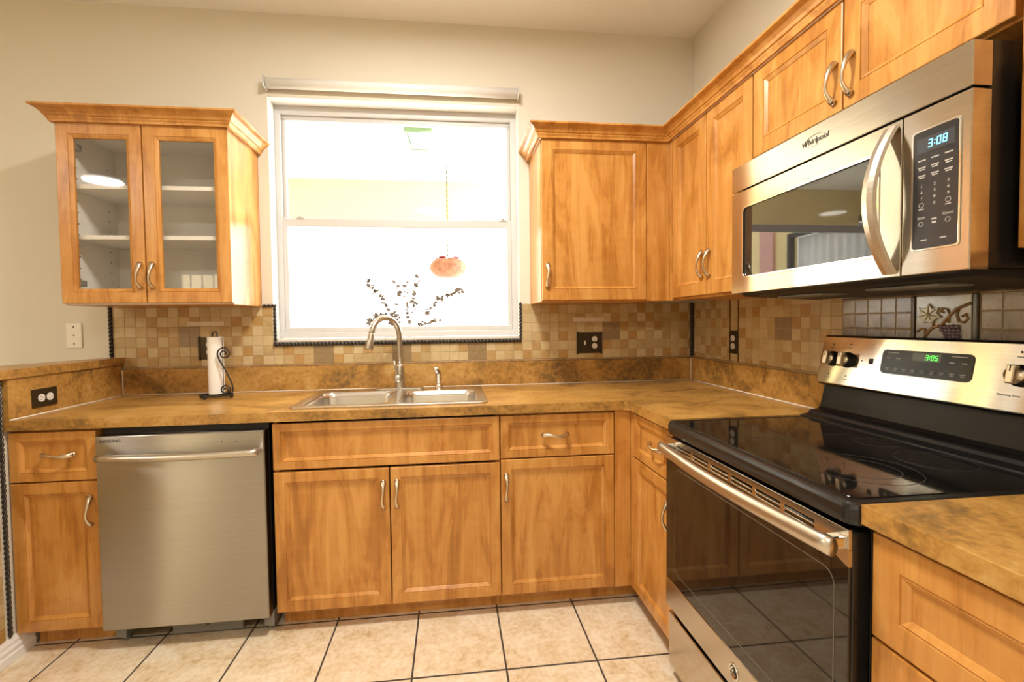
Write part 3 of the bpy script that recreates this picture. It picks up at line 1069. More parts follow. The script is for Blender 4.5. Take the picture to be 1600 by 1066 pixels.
t = thing('side_sprayer', 'small chrome side sprayer on the sink rim, right of the faucet', 'sprayer', (-1.475, -.105, ZC1 + .008))
sx, sy, sz = -1.475, -.105, ZC1 + .008
b = B(); b.lathe([(.022, 0), (.021, .006), (.014, .014), (.012, .022)], 'chrome', (sx, sy, sz), n=20); b.build('holder', t)
b = B()
b.tube([(sx, sy, sz + .018), (sx, sy, sz + .05), (sx - .002, sy - .002, sz + .080), (sx - .012, sy - .008, sz + .098), (sx - .024, sy - .014, sz + .098)], [.012, .0165, .0165, .0150, .0125], 'chrome', 14)
b.build('spray_head', t)
b = B(); b.box(sx - .006, sx + .004, sy - .018, sy - .008, sz + .03, sz + .075, 'device', .002); b.build('trigger', t)

# ------------------------------------------------------------------ paper towel
px, py = -2.540, -.186
t = thing('paper_towel_holder', 'black wrought iron paper towel holder with spiral side scroll on the counter', 'paper towel holder', (px, py, ZC1))
b = B()
n = 36
b.tube([(px + .072 * math.cos(2 * PI * k / n), py + .050 * math.sin(2 * PI * k / n), .9305) for k in range(n)], .0042, 'iron', 8, closed=True)
b.tube([(px - .07, py, .9305), (px + .07, py, .9305)], .004, 'iron', 8)
b.build('base', t)
for fx_, fy_ in ((px - .030, py - .047), (px + .070, py - .006), (px - .070, py + .004), (px + .02, py + .048)):
    b = B(); b.sphere((fx_, fy_, ZC1 + .0088), .0088, 'iron', n=14); b.build('foot', t)
b = B()
b.tube([(px - .011, py, .932), (px - .011, py, 1.222)] + [(px + .011 * math.cos(a), py, 1.222 + .014 * math.sin(a)) for a in [PI - PI * k / 8 for k in range(1, 8)]] + [(px + .011, py, 1.222), (px + .011, py, .932)], .0035, 'iron', 8)
b.build('post', t)
b = B()
yy = py - .046
def spiral(cx, cz, r0, r1, a0, turns, n=44):
    return [(cx + (r0 + (r1 - r0) * k / n) * math.cos(a0 + turns * 2 * PI * k / n), yy, cz + (r0 + (r1 - r0) * k / n) * math.sin(a0 + turns * 2 * PI * k / n)) for k in range(n + 1)]
tcx, tcz, bcx, bcz = px + .062, 1.132, px + .062, .958
up = spiral(tcx, tcz, .008, .031, math.radians(-30), 1.62)
a_end = math.radians(-30) + 1.62 * 2 * PI
dn = spiral(bcx, bcz, .007, .024, math.radians(150), -1.45)
path = up + [(tcx - .024, yy, tcz - .028), (tcx + .005, yy, 1.050), (tcx + .030, yy, .990), (tcx + .035, yy, .962), (tcx + .028, yy, .940)] + [(tcx + .016, yy, .9345)] + dn[::-1][2:]
b.tube(path, .0036, 'iron', 8)
b.build('scroll', t)
t = thing('paper_towel_roll', 'thin roll of white paper towel upright on the iron holder', 'paper towel', (px - .0, py, .935))
b = B()
lp = []
n = 40
for z in (.9355, .938, 1.208, 1.2105):
    e = .001 if z in (.9355, 1.2105) else 0
    ring = []
    for k in range(n):
        a = 2 * PI * k / n
        r = .0315 + .002 * (k / n) - e
        ring.append(Vector((px + r * math.cos(a), py + r * math.sin(a), z)))
    lp.append(ring)
inner = [[Vector((px + .019 * math.cos(2 * PI * k / n), py + .019 * math.sin(2 * PI * k / n), z)) for k in range(n)] for z in (1.2105, .9355)]
b.loft(lp + inner + [lp[0]], 'paper', False, False, False)
roll = b.build('sheet_roll', t)
b = B()
b.loft([[Vector((px + x, py + y, z)) for z in (.937, 1.03, 1.12, 1.209)] for x, y in ((.0325, .010), (.0365, -.004), (.042, -.012), (.046, -.014))], 'paper', False, False, True, closed=False)
b.build('loose_sheet', t)

# ------------------------------------------------------------------ outlets, switches
OG = 'wall outlets'
def receptacle(b, MM, cx, cy, z):
    b.curve([[(cx + .0165 * math.cos(a) * (1 if abs(math.cos(a)) < .85 else .93), cy + .0150 * math.sin(a)) for a in [2 * PI * k / 24 for k in range(24)]]], .0025, 'device', MM @ Matrix.Translation((0, 0, z)))
    for dx, w, h in ((-.006, .0018, .008), (.006, .0018, .0065)):
        b.box(cx + dx - w / 2, cx + dx + w / 2, cy - h / 2 + .003, cy + h / 2 + .003, z + .0022, z + .0029, 'slot', mat=MM)
    b.box(cx - .002, cx + .002, cy - .009, cy - .005, z + .0022, z + .0029, 'slot', mat=MM)

def plate(MM, w, h, parent, m='bronze', dep=.006, flange=False):
    b = B()
    if flange:
        b.box(-w / 2, w / 2, -h / 2, h / 2, 0, dep * .7, m, .0015, mat=MM)
        for sx_ in (-1, 1):
            b.box(sx_ * w / 2 - .005, sx_ * w / 2 + .005, -h / 2 - .004, h / 2 + .004, 0, dep * 1.5, m, .002, mat=MM)
    else:
        b.box(-w / 2, w / 2, -h / 2, h / 2, 0, dep, m, .0028, mat=MM)
    return b.build('cover_plate', parent)

MM = ML_(-3.0668, -.468, .981)
t = thing('wall_outlet', 'dark bronze duplex outlet laid sideways under the raised bar top', 'outlet', (-3.067, -.468, .981), OG)
plate(MM, .114, .074, t)
for s_ in (-1, 1):
    b = B(); receptacle(b, MM @ Matrix.Rotation(PI / 2, 4, 'Z'), 0, s_ * .0195, .0058); b.build('receptacle', t)
MM = MB_(-.0085, -2.663, 1.147)
t = thing('wall_outlet', 'dark bronze outlet plate mostly hidden behind the paper towel roll', 'outlet', (-2.663, -.008, 1.147), OG)
plate(MM, .078, .116, t, flange=True)
for s_ in (-1, 1):
    b = B(); receptacle(b, MM, .01, s_ * .0195, .004); b.build('receptacle', t)
MM = MB_(-.0085, -.626, 1.142)
t = thing('wall_outlet', 'dark bronze two-gang plate with switch and outlet, below the single-door cabinet', 'outlet', (-.626, -.008, 1.142), OG)
plate(MM, .138, .118, t, flange=True)
for s_ in (-1, 1):
    b = B(); receptacle(b, MM, .030, s_ * .0195 + .002, .004); b.build('receptacle', t)
b = B(); b.box(-.031, -.021, -.012, .012, .003, .006, 'device', .001, mat=MM); b.box(-.029, -.023, -.002, .009, .005, .012, 'device', .001, mat=MM); b.build('toggle_switch', t)
MM = MR_(-.0085, -.4045, 1.151)
t = thing('wall_outlet', 'narrow dark bronze outlet on the right wall near the stove', 'outlet', (-.008, -.4045, 1.151), OG)
plate(MM, .068, .114, t)
for s_ in (-1, 1):
    b = B(); receptacle(b, MM, 0, s_ * .0195, .0058); b.build('receptacle', t)
MM = MB_(-.0005, -3.294, 1.224)
t = thing('wall_plate', 'ivory cable wall plate on the beige wall left of the backsplash', 'wall plate', (-3.294, 0, 1.224))
plate(MM, .072, .126, t, 'ivory', .007)
for yy_ in (-.042, .001, .043):
    b = B()
    b.lathe([(.0035, 0), (.0035, .0012), (.0, .0012)], 'slot', mat=MM @ Matrix.Translation((0, yy_, .0068)), n=12)
    b.build('screw', t)

# ------------------------------------------------------------------ dishwasher
t = thing('dishwasher', 'stainless steel dishwasher with bar handle, left of the sink cabinet', 'dishwasher', (-2.46, -.3, 0))
b = B()
b.box(-2.765, -2.150, -.585, -.02, .09, .868, 'blackmat')
b.build('tub', t)
b = B()
x0, x1, z0, z1 = -2.7665, -2.1515, .083, .8455
n = 10
lps = []
for zz, out in ((z0, -.628), (z0 + .004, -.632), (z1 - .0035, -.632), (z1 - .001, -.6305), (z1, -.628)):
    lps.append([Vector((x0, -.590, zz)), Vector((x0, out + .004, zz)), Vector((x0 + .004, out, zz)), Vector((x1 - .004, out, zz)), Vector((x1, out + .004, zz)), Vector((x1, -.590, zz))])
b.loft(lps, 'dwsteel')
dr = b.build('door', t)
b = B()
pts = []
for k in range(25):
    u = k / 24
    xx = -2.738 + u * (.574)
    bow = .030 + .022 * math.sin(PI * u)
    pts.append((xx, -.634 - bow, .768))
b.tube(pts, [.0145] * 25, 'steel_v', 14, flat=1.0)
for xx in (-2.728, -2.176):
    b.box(xx - .012, xx + .012, -.668, -.630, .758, .778, 'steel_v', .004)
b.build('handle', dr)
b = B(); b.text('SAMSUNG', .0165, 'slot', MB_(-.6322, -2.712, .826), .0006); b.build('logo', dr)
for xx in (-2.309, -2.254, -2.199):
    b = B()
    b.lathe([(.0022, 0), (.0022, .0006), (0, .0006)], 'slot', mat=MB_(-.632, xx, .807), n=10)
    b.build('indicator_dot', dr)
b = B(); b.box(-2.556, -2.283, -.560, -.545, .004, .062, 'greyplastic', .003); b.lathe([(.004, 0), (.004, .001), (0, .001)], 'slot', mat=MB_(-.560, -2.42, .036), n=10); b.build('kick_panel', t)
for xx in (-2.733, -2.170):
    b = B()
    b.box(xx - .020, xx + .020, -.585, -.52, .022, .088, 'greyplastic', .003); b.lathe([(.016, .001), (.016, .012), (.008, .014), (.008, .03)], 'greyplastic', (xx, -.55, 0), n=14)
    b.build('foot', t)

# ------------------------------------------------------------------ range
RY0, RY1 = -1.0035, -1.7490
t = thing('kitchen_range', 'stainless and black electric range with glass cooktop and oven', 'stove', (-.33, -1.376, 0))
b = B()
b.box(-.615, -.02, RY1 + .003, RY0 - .003, .03, .868, 'black', .003)
b.box(-.600, -.05, RY1 + .02, RY0 - .02, .002, .03, 'blackmat')
b.build('body', t)
# cooktop
b = B()
lps = []
for ins, z in ((.010, .866), (.002, .870), (0, .878), (0, .900), (.003, .908), (.008, .912), (.020, .9125), (.026, .9105)):
    lps.append([Vector((x, y, z)) for x, y in rrect(-.660 + ins, -.055 - ins * .2, RY1 - .003 + ins, RY0 + .003 - ins, max(.006, .026 - ins * .5), 6)])
b.loft(lps, 'black', True, True, False)
ck = b.build('cooktop', t)
b = B()
b.curve([rrect(-.632, -.135, RY1 + .028, RY0 - .028, .018, 6)], .0022, 'cookglass', Matrix.Translation((0, 0, .9103)), .0006)
b.build('glass_top', ck)
ringm = plain('burner_print', (.055, .052, .048), .2)
for (bx, by, rads) in ((-.46, -1.20, (.088,)), (-.46, -1.56, (.115, .078)), (-.24, -1.20, (.075,)), (-.235, -1.54, (.078,)), (-.22, -1.37, (.05,))):
    b = B()
    for rr in rads:
        o_ = [(bx + rr * math.cos(2 * PI * k / 48), by + rr * math.sin(2 * PI * k / 48)) for k in range(48)]
        i_ = [(bx + (rr - .0014) * math.cos(2 * PI * k / 48), by + (rr - .0014) * math.sin(2 * PI * k / 48)) for k in range(48)]
        b.curve([o_, i_], .0003, ringm, Matrix.Translation((0, 0, .9126)))
    b.build('burner_ring', ck)
# rear riser (black) with a ridge
b = B()
prof = [(-.150, .9125), (-.148, .916), (-.118, .922), (-.112, .931), (-.106, .934), (-.080, .936), (-.070, .945), (-.050, 1.030), (-.050, 1.20), (-.022, 1.20), (-.022, .9125)]
b.loft([[Vector((x, y, z)) for x, z in prof] for y in (RY1, RY0 - .002)], 'satinblack')
b.build('riser', t)
# control panel, slanted
pb, pt_ = Vector((-.090, 0, 1.030)), Vector((-.056, 0, 1.206))
upv = (pt_ - pb).normalized()
outv = Vector((-upv.z, 0, upv.x))
PH = (pt_ - pb).length
PW = RY0 - RY1
MP = Matrix(((0, upv.x, outv.x, pb.x), (-1, 0, 0, RY0 - .001), (0, upv.z, outv.z, pb.z), (0, 0, 0, 1)))
b = B()
b.box(0, PW - .002, 0, PH, -.045, -.004, 'black', .008, 3, mat=MP)
b.box(.0045, PW - .0065, .005, PH - .007, -.006, 0, 'rangesteel', .003, 2, mat=MP)
cp = b.build('control_panel', t)
def yz(y, z):   # y,z near the panel -> panel coords
    return (RY0 - .001 - y, (z - pb.z) / upv.z)
b = B()
gx0, gy0 = yz(-1.242, 1.090); gx1, gy1 = yz(-1.493, 1.165)
b.curve([rrect(gx0, gx1, gy0 + .002, gy1, .014, 6)],   .0012, 'panelglass', MP @ Matrix.Translation((0, 0, .0002)), .0004)
glb = b
green = emit('green_digits', (.12, 1.0, .10), 1.6)
blue = emit('blue_digits', (.25, .72, 1.0), 2.2)
SEG = {'0': 'abcdef', '3': 'abgcd', '5': 'afgcd', '8': 'abcdefg'}
def digits(b, txt, h, MM, m, sl=.08):
    w = h * .52
    x = 0
    tk = h * .13
    SH = Matrix(((1, sl, 0, 0), (0, 1, 0, 0), (0, 0, 1, 0), (0, 0, 0, 1)))
    for ch in txt:
        if ch == ':':
            for yy in (.3, .7):
                b.box(x, x + tk, h * yy - tk / 2, h * yy + tk / 2, 0, .0004, m, mat=MM @ SH)
            x += tk * 2.2
            continue
        for sgm in SEG[ch]:
            r = {'a': (0, w, h - tk, h), 'd': (0, w, 0, tk), 'g': (0, w, h / 2 - tk / 2, h / 2 + tk / 2), 'b': (w - tk, w, h / 2, h), 'c': (w - tk, w, 0, h / 2), 'f': (0, tk, h / 2, h), 'e': (0, tk, 0, h / 2)}[sgm]
            b.box(x + r[0], x + r[1], r[2], r[3], 0, .0004, m, mat=MM @ SH)
        x += w * 1.35
legend = plain('legend_print', (.48, .46, .42), .5)
legend_d = plain('legend_dark', (.06, .05, .045), .5)
b = glb
def dash(b, cx, cy, w, MM, z, m, h=.0028):
    b.box(cx - w / 2, cx + w / 2, cy - h / 2, cy + h / 2, z, z + .0003, m, mat=MM)
for k in range(9):
    cx = gx0 + .022 + k * (gx1 - gx0 - .044) / 8
    dash(b, cx, gy0 + .020, .013, MP, .0012, legend, .0022)
    dash(b, cx, gy0 + .015, .009, MP, .0012, legend, .0020)
for cx in (gx0 + .022, gx0 + .052, gx1 - .052, gx1 - .022):
    dash(b, cx, gy1 - .026, .013, MP, .0012, legend, .0024)
dash(b, gx0 + .034, gy1 - .009, .034, MP, .0012, legend, .0024)
dash(b, gx1 - .036, gy1 - .009, .040, MP, .0012, legend, .0024)
gl = b.build('display_glass', cp)
b = B()
dx0, dy0 = yz(-1.335, 1.137); dx1, dy1 = yz(-1.412, 1.160)
b.box(dx0, dx1, dy0, dy1, .0012, .0016, plain('lcd_green', (.045, .06, .04), .15), mat=MP)
digits(b, '3:05', .015, MP @ Matrix.Translation((dx0 + .036, dy0 + .004, .0018)), green)
b.build('clock_display', gl)
b = B()
wx, wy = yz(-1.574, 1.074)
b.text('Warming Zone', .0075, legend_d, MP @ Matrix.Translation((wx, wy, .0002)), .0003)
b.build('printed_label', cp)
for (yy, zz) in ((-1.055, 1.172), (-1.125, 1.174), (-1.585, 1.178), (-1.055, 1.068), (-1.125, 1.068)):
    u_, v_ = yz(yy, zz)
    b = B()
    b.lathe([(.0028, 0), (.0028, .0003), (0, .0003)], legend_d, mat=MP @ Matrix.Translation((u_, v_, .0002)), n=10)
    dash(b, u_, v_ - .012, .014, MP, .0002, legend_d, .0020)
    b.build('knob_marking', cp)
u_, v_ = yz(-1.207, 1.124)
b = B(); b.box(u_ - .0065, u_ + .0065, v_ - .009, v_ + .009, 0, .002, 'blackmat', .001, mat=MP); b.build('light_switch', cp)
b = B(); u2, v2 = yz(-1.175, 1.124); b.lathe([(.002, 0), (.002, .0008), (0, .0008)], 'slot', mat=MP @ Matrix.Translation((u2, v2, 0)), n=10); b.build('indicator_lamp', cp)
for yy in (-1.062, -1.122, -1.592, -1.668):
    u_, v_ = yz(yy, 1.122)
    KM = MP @ Matrix.Translation((u_, v_, 0))
    b = B()
    b.lathe([(.0265, 0), (.0265, .004), (.0225, .007), (.0215, .020), (.0195, .0215), (0, .0215)], 'blackmat', mat=KM, n=28)
    kb = b.build('knob', cp)
    b = B()
    b.box(-.0085, .0085, -.0225, .0225, .018, .0345, 'nickel', .003, 3, mat=KM)
    b.lathe([(.0212, .0155), (.0218, .018), (.0200, .0228), (0, .0232)], 'nickel', mat=KM, n=28)
    b.build('grip', kb)
    b = B(); b.box(-.0012, .0012, .006, .020, .0343, .0350, 'slot', mat=KM); b.build('pointer', kb)
# oven door
b = B()
b.box(-.655, -.617, RY1 + .004, RY0 - .004, .262, .856, 'black', .004)
od = b.build('oven_door', t)
XO = -.655
MO = MR_(XO, RY0 - .004, 0)
DW = RY0 - RY1 - .008
b = B(); b.box(.001, DW - .001, .362, .842, 0, .006, 'blackglass', .0015, mat=MO); b.build('door_glass', od)
b = B()
wl = plain('window_line', (.11, .095, .075), .3)
o_ = rrect(.062, DW - .032, .402, .765, .028, 6); i_ = rrect(.0645, DW - .0345, .4045, .7625, .0265, 6)
b.curve([o_, i_], .0003, wl, MO @ Matrix.Translation((0, 0, .0061))); b.build('window_outline', od)
# top strip: a stainless ledge with two rows of vent slots
b = B()
outer = [(0, .800), (DW, .800), (DW, .860), (0, .860)]
holes = []
seg = DW - .15
for k in range(6):
    a0 = .075 + k * seg / 6 + .006
    a1 = .075 + (k + 1) * seg / 6 - .006
    for zc in (.842, .831):
        holes.append(rrect(a0, a1, zc - .0038, zc + .0038, .0036, 4))
b.curve([[(0, .822), (DW, .822), (DW, .862), (0, .862)]] + holes, .008, 'steel', MO, .0008)
b.box(0, .030, .792, .823, 0, .008, 'steel', .001, mat=MO)
b.loft([[MO @ Vector(p) for p in ((DW - .085, .822, z), (DW, .790, z), (DW, .823, z), (DW - .085, .823, z))] for z in (0, .008)], 'steel')
b.build('vent_trim', od)
b = B(); b.box(.0, DW, .264, .361, 0, .007, 'steel', .002, mat=MO); bt = b.build('bottom_trim', od)
b = B()
BM = MO @ Matrix.Translation((RY0 - .004 + 1.397, .315, .007))
b.lathe([(.0205, 0), (.0205, .003), (.0175, .0035), (.0172, .002), (0, .002)], 'chrome', mat=BM, n=32)
b.text('GE', .019, 'slot', BM @ Matrix.Translation((0, 0, .0020)), .0008, shear=.3)
for k in range(4):
    a = PI / 2 * k + .3
    b.tube([(.0135 * math.cos(a + q), .0135 * math.sin(a + q), .0024) for q in (0, .3, .6, .9, 1.2)], .0008, 'slot', 6, mat=BM)
b.build('badge', bt)
b = B()
hpts, hr = [], []
for k in range(29):
    u = k / 28
    yy = -1.052 + u * (-1.752 + 1.052)
    bow = .040 + .022 * math.sin(PI * u)
    hpts.append((XO - .008 - bow, yy, .835))
b.tube(hpts, .0180, 'steel_v', 16, flat=.70, up=(0, 0, 1))
for yy in (-1.075, -1.728):
    b.box(XO - .052, XO - .006, yy - .012, yy + .012, .823, .847, 'chrome', .004)
b.build('oven_handle', od)
# storage drawer
b = B()
b.box(-.652, -.617, RY1 + .004, RY0 - .004, .045, .236, 'steel', .004)
b.build('storage_drawer', t)

# ------------------------------------------------------------------ microwave
MY0, MY1 = -1.0015, -1.7440
t = thing('microwave_oven', 'stainless over-the-range microwave mounted under the short cabinet', 'microwave', (-.2, -1.372, 1.354))
XF = -.414
b = B()
b.box(-.372, -.015, MY1 + .002, MY0 - .002, 1.358, 1.792, 'black', .002)
b.build('body', t)
b = B()
b.loft([[Vector((x, y, z)) for x, z in ((-.395, 1.3575), (-.395, 1.352), (-.385, 1.343), (-.12, 1.330), (-.05, 1.336), (-.05, 1.3575))] for y in (MY1 + .012, MY0 - .030)], 'blackmat')
b.box(-.33, -.24, -1.30, -1.12, 1.333, 1.339, 'greyplastic', .002)
b.box(-.33, -.24, -1.62, -1.44, 1.333, 1.339, 'greyplastic', .002)
b.build('bottom_panel', t)
MF = MR_(XF, MY0, 0)
MW = MY0 - MY1
b = B()
b.box(0, MW, 1.7035, 1.789, -.043, 0, 'steel', .002, mat=MF)
vg = b.build('vent_grille', t)
b = B()
b.text('Whirlpool', .022, legend_d, MF @ Matrix.Translation((.365, 1.748, .0002)), .0008, shear=.18)
sw = [(.367 + .036 * math.cos(a), 1.748 + .015 * math.sin(a), .0008) for a in [math.radians(20 + 14 * k) for k in range(21)]]
b.tube(sw, [.0002 + .0005 * math.sin(PI * k / 20) for k in range(21)], legend_d, 6, mat=MF)
b.build('logo', vg)
b = B()
DMW = -1.6085
dw = MY0 - DMW
outer = [(0.0005, 1.3545), (dw, 1.3545), (dw, 1.6985), (.0005, 1.6985)]
wx0, wx1, wz0, wz1 = .060, .553, 1.4075, 1.6425
b.curve([outer, rrect(wx0, wx1, wz0, wz1, .016, 6)], .040, 'steel', MF @ Matrix.Translation((0, 0, -.040)), .0015)
b.box(.01, dw - .01, 1.36, 1.695, -.040, -.012, 'blackmat', mat=MF)
md = b.build('door', t)
b = B()
b.curve([rrect(wx0 - .004, wx1 + .004, wz0 - .004, wz1 + .004, .018, 6), rrect(wx0 + .003, wx1 - .003, wz0 + .003, wz1 - .003, .014, 6)], .003, 'chrome', MF @ Matrix.Translation((0, 0, -.001)), .001)
b.build('window_bezel', md)
b = B()
b.box(wx0 - .002, wx1 + .002, wz0 - .002, wz1 + .002, -.010, -.0035, plain('mirror_glass', (.022, .019, .016), .02, spec=.6), mat=MF)
b.build('window_glass', md)
b = B()
hp_ = []
n = 24
lps = []
for k in range(n + 1):
    u = -1 + 2 * k / n
    zz = 1.526 + u * .165
    out = .004 + .056 * (1 - abs(u) ** 2.0) ** 1.0
    w2 = .0165
    cy_ = -1.585
    tt = .007
    lps.append([Vector((XF - out + tt, cy_ + w2, zz)), Vector((XF - out, cy_ + w2 - .003, zz)), Vector((XF - out - .002, cy_, zz)), Vector((XF - out, cy_ - w2 + .003, zz)), Vector((XF - out + tt, cy_ - w2, zz))])
b.loft(lps, 'steel_v', True, True, False)
b.build('handle', md)
b = B()
b.box(dw + .0025, MW, 1.3545, 1.6985, -.043, 0, 'steel', .002, mat=MF)
ct = b.build('control_panel', t)
kx0, kx1, kz0, kz1 = .634, .722, 1.4075, 1.652
b = B()
b.curve([rrect(kx0 - .004, kx1 + .004, kz0 - .004, kz1 + .004, .008, 5), rrect(kx0, kx1, kz0, kz1, .006, 5)], .002, 'chrome', MF @ Matrix.Translation((0, 0, .0001)), .0007)
b.build('keypad_bezel', ct)
b = B()
keym = plain('keypad_black', (.022, .021, .022), .18)
b.curve([rrect(kx0, kx1, kz0, kz1, .006, 5)], .0014, keym, MF @ Matrix.Translation((0, 0, .0002)))
kb_ = b
b = B()
b.box(kx0 + .008, kx1 - .008, 1.607, 1.638, .0016, .0020, plain('lcd_blue', (.05, .055, .06), .12), mat=MF)
digits(b, '3:08', .0165, MF @ Matrix.Translation((kx0 + .030, 1.6145, .0022)), blue)
clk_ = b
b = kb_
cols = [kx0 + .018, (kx0 + kx1) / 2, kx1 - .018]
for r_, zz in enumerate((1.592, 1.577, 1.560)):
    for cx in cols:
        dash(b, cx, zz, .015, MF, .0016, legend, .0024)
        if r_ > 0:
            dash(b, cx, zz - .0042, .011, MF, .0016, legend, .0022)
key = [['1', '2', '3'], ['4', '5', '6'], ['7', '8', '9']]
for r_ in range(3):
    for c_ in range(3):
        b.text(key[r_][c_], .0085, legend, MF @ Matrix.Translation((cols[c_], 1.537 - r_ * .0125, .0016)), .0003)
b.text('0', .0085, legend, MF @ Matrix.Translation((cols[1], 1.4985, .0016)), .0003)
def ringlet(cx, cz, r):
    b.curve([[(cx + r * math.cos(2 * PI * k / 20), cz + r * math.sin(2 * PI * k / 20)) for k in range(20)], [(cx + (r - .0009) * math.cos(2 * PI * k / 20), cz + (r - .0009) * math.sin(2 * PI * k / 20)) for k in range(20)]], .0003, legend, MF @ Matrix.Translation((0, 0, .0016)))
for cx in (cols[0], cols[2]):
    ringlet(cx, 1.4985, .0052)
    dash(b, cx, 1.490, .011, MF, .0016, legend, .002)
b.text('Start', .0075, legend, MF @ Matrix.Translation((cols[0], 1.472, .0016)), .0003)
b.text('Cancel', .0075, legend, MF @ Matrix.Translation((cols[2], 1.472, .0016)), .0003)
ringlet(cols[0], 1.459, .005); ringlet(cols[2], 1.459, .005)
dash(b, cols[1], 1.466, .010, MF, .0016, legend, .003); dash(b, cols[1], 1.459, .008, MF, .0016, legend, .004)
dash(b, cols[0] + .006, 1.425, .012, MF, .0016, legend, .0024); dash(b, cols[2] - .008, 1.425, .012, MF, .0016, legend, .0024)
kp = b.build('keypad', ct)
clk_.build('clock_display', kp)

# ------------------------------------------------------------------ ceiling lamps
names = ['round white ceiling lamp above the kitchen floor, nearest the window', 'added fill lamp, round and white, unseen behind the camera near the right wall', 'round white ceiling lamp in the dining area, far left behind the camera']
for (lx, ly, w, r), lab in zip(LAMPS, names):
    t = thing('ceiling_lamp', lab, 'ceiling lamp', (lx, ly, CEIL), 'flush ceiling lamps')
    b = B(); b.lathe([(r + .02, -.001), (r + .02, -.03), (r + .005, -.034), (r + .005, -.001)], 'white', (lx, ly, CEIL), n=40); b.build('lamp_ring', t)
    b = B(); b.lathe([(r, -.034), (r, -.038), (r * .8, -.048), (0, -.050)], 'lamp', (lx, ly, CEIL), n=40); b.build('lamp_diffuser', t)

# ------------------------------------------------------------------ outside: covered patio
patio_ceil = plain('patio_ceiling', (.93, .92, .89), .7)
yellow = wall_paint('yellow_stucco', (.78, .62, .30))
concrete = stone('concrete', [(.3, (.80, .79, .77)), (.7, (.88, .87, .85))], .8)
b = B(); b.box(-3.7, -.25, .14, 1.98, 2.60, 2.68, patio_ceil); struct(b, 'trim_9')
b = B(); b.box(-3.7, -.25, 1.84, 1.98, 2.20, 2.60, yellow); struct(b, 'wall_patio_beam')
b = B()
for y0_, y1_, z0_, z1_ in ((.14, 1.45, -.05, 3.6), (2.86, 5.2, -.05, 3.6), (1.45, 2.86, -.05, 1.0), (1.45, 2.86, 2.34, 3.6)):
    b.box(-3.84, -3.7, y0_, y1_, z0_, z1_, yellow)
struct(b, 'wall_patio_left')
b = B(); b.box(-3.72, -3.66, 3.08, 3.34, -.05, 3.6, plain('pink_stucco', (.62, .33, .28), .8)); struct(b, 'trim_10')
b = B()
for y0_, y1_, z0_, z1_ in ((1.45, 2.86, 2.29, 2.34), (1.45, 2.86, 1.0, 1.05), (1.45, 1.5, 1.05, 2.29), (2.81, 2.86, 1.05, 2.29)):
    b.box(-3.76, -3.69, y0_, y1_, z0_, z1_, 'blackmat')
w3 = struct(b, 'window_3')
b = B()
lps = []
for k in range(57):
    yy_ = 1.5 + 1.31 * k / 56
    lps.append([Vector((-3.80 + .014 * math.sin(k * 1.3), yy_, z_)) for z_ in (1.05, 1.6, 2.0, 2.29)])
b.loft(lps, plain('sheer_curtain', (.80, .80, .78), .9), False, False, True, closed=False)
b.build('curtain', w3)
b = B(); b.box(-40, 40, .14, 60, -.15, -.05, concrete); struct(b, 'floor_patio')
t = thing('patio_light', 'square flush lamp with green-tinted rim on the patio ceiling outside the window', 'ceiling lamp', (-1.612, .83, 2.60))
gm = plain('green_rim', (.16, .27, .14), .4)
b = B()
b.curve([[(-1.705, .665), (-1.515, .665), (-1.530, 1.0), (-1.690, 1.0)], [(-1.690, .685), (-1.530, .685), (-1.543, .985), (-1.677, .985)]], .03, gm, Matrix.Translation((0, 0, 2.569)))
b.build('rim', t)
b = B(); b.box(-1.675, -1.545, .69, .98, 2.575, 2.598, emit('patio_lamp_glass', (1, .98, .92), 1.5)); b.build('diffuser', t)
# hanging basket
hx, hy = -1.425, 1.40
t = thing('hanging_planter', 'round orange hanging planter on a chain outside the window', 'hanging planter', (hx, hy, 1.66))
b = B()
n = 30
def wob(a):
    return 1 + .06 * math.sin(5 * a) + .04 * math.sin(9 * a + 1)
lps = []
for r, z in ((.03, 1.650), (.095, 1.662), (.135, 1.700), (.150, 1.740), (.140, 1.775), (.120, 1.800), (.105, 1.795), (.06, 1.770)):
    lps.append([Vector((hx + r * wob(2 * PI * k / n) * math.cos(2 * PI * k / n), hy + r * wob(2 * PI * k / n) * math.sin(2 * PI * k / n), z)) for k in range(n)])
b.loft(lps, plain('coconut_liner', (.26, .10, .055), .8, noise=.35, nscale=30), True, True, True)
b.build('bowl', t)
b = B()
rg = random.Random(4)
for k in range(26):
    a = rg.random() * 2 * PI; rr = .1 * math.sqrt(rg.random())
    b.sphere((hx + rr * math.cos(a), hy + rr * math.sin(a), 1.800 + rg.random() * .02), .018, plain('pink_flower', (.30, .05, .07), .7) if k == 0 else b.mats[0], (1, 1, .6), 8)
b.build('flowers', t)
b = B()
for k in range(34):
    z = 1.84 + k * .022
    b.tube([(hx + .006 * math.cos(a) * (1 if k % 2 else .3), hy + .006 * math.cos(a) * (.3 if k % 2 else 1), z + .014 * math.sin(a)) for a in [2 * PI * q / 8 for q in range(8)]], .003, 'bronze', 5, closed=True)
b.tube([(hx, hy, 2.585), (hx, hy, 2.599)], .004, 'bronze', 8)
b.build('chain', t)
b = B()
for k in range(3):
    a = 2 * PI * k / 3
    b.tube([(hx + .12 * math.cos(a), hy + .12 * math.sin(a), 1.795), (hx, hy, 1.845)], .0015, 'bronze', 5)
b.build('wire', t)
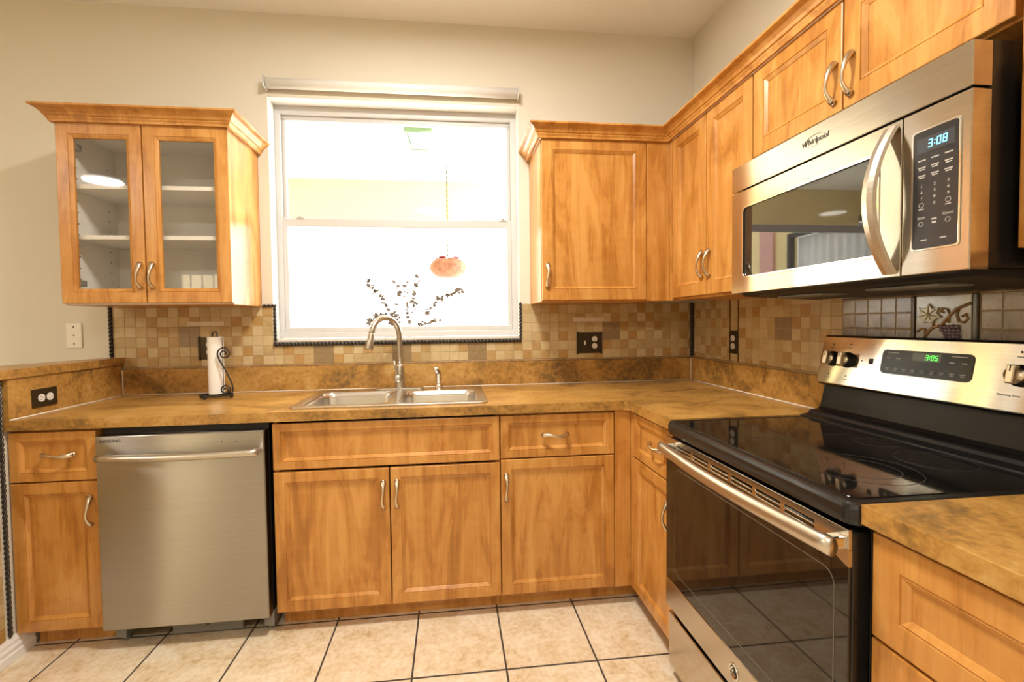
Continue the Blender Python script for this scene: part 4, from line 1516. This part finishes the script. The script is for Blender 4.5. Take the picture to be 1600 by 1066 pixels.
# dry-stemmed potted plant
qx, qy = -1.74, .90
t = thing('potted_plant', 'potted plant with thin brown leafy stems outside the lower window', 'potted plant', (qx, qy, -.05))
b = B()
b.lathe([(.13, -.049), (.17, .32), (.185, .34), (.185, .37), (.165, .37), (.16, .34), (0, .33)], plain('clay_pot', (.36, .16, .08), .7), (qx, qy, 0), n=28)
b.build('pot', t)
stemm = plain('stem_brown', (.10, .065, .045), .8)
leafd = plain('leaf_dull', (.17, .125, .095), .8)
rg = random.Random(11)
b = B(); bl = B()
def stem(pts, leaves):
    pts = [Vector(p) for p in pts]
    fine = []
    for i in range(len(pts) - 1):
        for k in range(8):
            fine.append(pts[i].lerp(pts[i + 1], k / 8))
    fine.append(pts[-1])
    b.tube(fine, .0028, stemm, 5)
    for k in range(leaves):
        i = int(len(fine) * (.25 + .75 * k / leaves)) if leaves else 0
        p = fine[min(i, len(fine) - 1)]
        d = Vector((rg.uniform(-1, 1), rg.uniform(-1, 1), rg.uniform(-.4, 1))).normalized()
        q = p + d * rg.uniform(.03, .055)
        sd = d.cross(Vector((rg.uniform(-1, 1), rg.uniform(-1, 1), .5))).normalized() * .017
        m_ = (p + q) / 2
        bl.loft([[p, p + sd * .2, p + sd * .1], [m_ + sd, m_ + sd * .2 + d * .002, m_ - sd], [q, q + sd * .1, q - sd * .1]], leafd, True, True)
stem([(qx, qy, .33), (qx - .05, qy, 1.10), (-1.83, qy, 1.32), (-1.93, qy, 1.46), (-2.02, qy, 1.575)], 46)
stem([(qx, qy, .33), (qx - .02, qy, 1.00), (-1.79, qy, 1.30), (-1.80, qy, 1.56)], 26)
stem([(qx, qy, .33), (qx, qy, 1.00), (-1.70, qy, 1.30), (-1.635, qy, 1.60)], 40)
stem([(qx, qy, .33), (qx + .01, qy, 1.00), (-1.715, qy, 1.30), (-1.73, qy, 1.56)], 26)
stem([(qx, qy, .33), (qx + .03, qy, 1.10), (-1.60, qy, 1.33), (-1.47, qy, 1.46), (-1.32, qy, 1.50)], 50)
stem([(qx, qy, .33), (qx + .03, qy, 1.05), (-1.62, qy, 1.25), (-1.50, qy, 1.29)], 30)
stem([(qx, qy, .33), (qx - .04, qy, 1.05), (-1.84, qy, 1.30), (-1.95, qy, 1.32), (-2.01, qy, 1.25)], 44)
stem([(qx, qy, .33), (qx - .04, qy, 1.05), (-1.80, qy, 1.27), (-1.88, qy, 1.33)], 26)
b.build('stem', t)
bl.build('foliage', t)
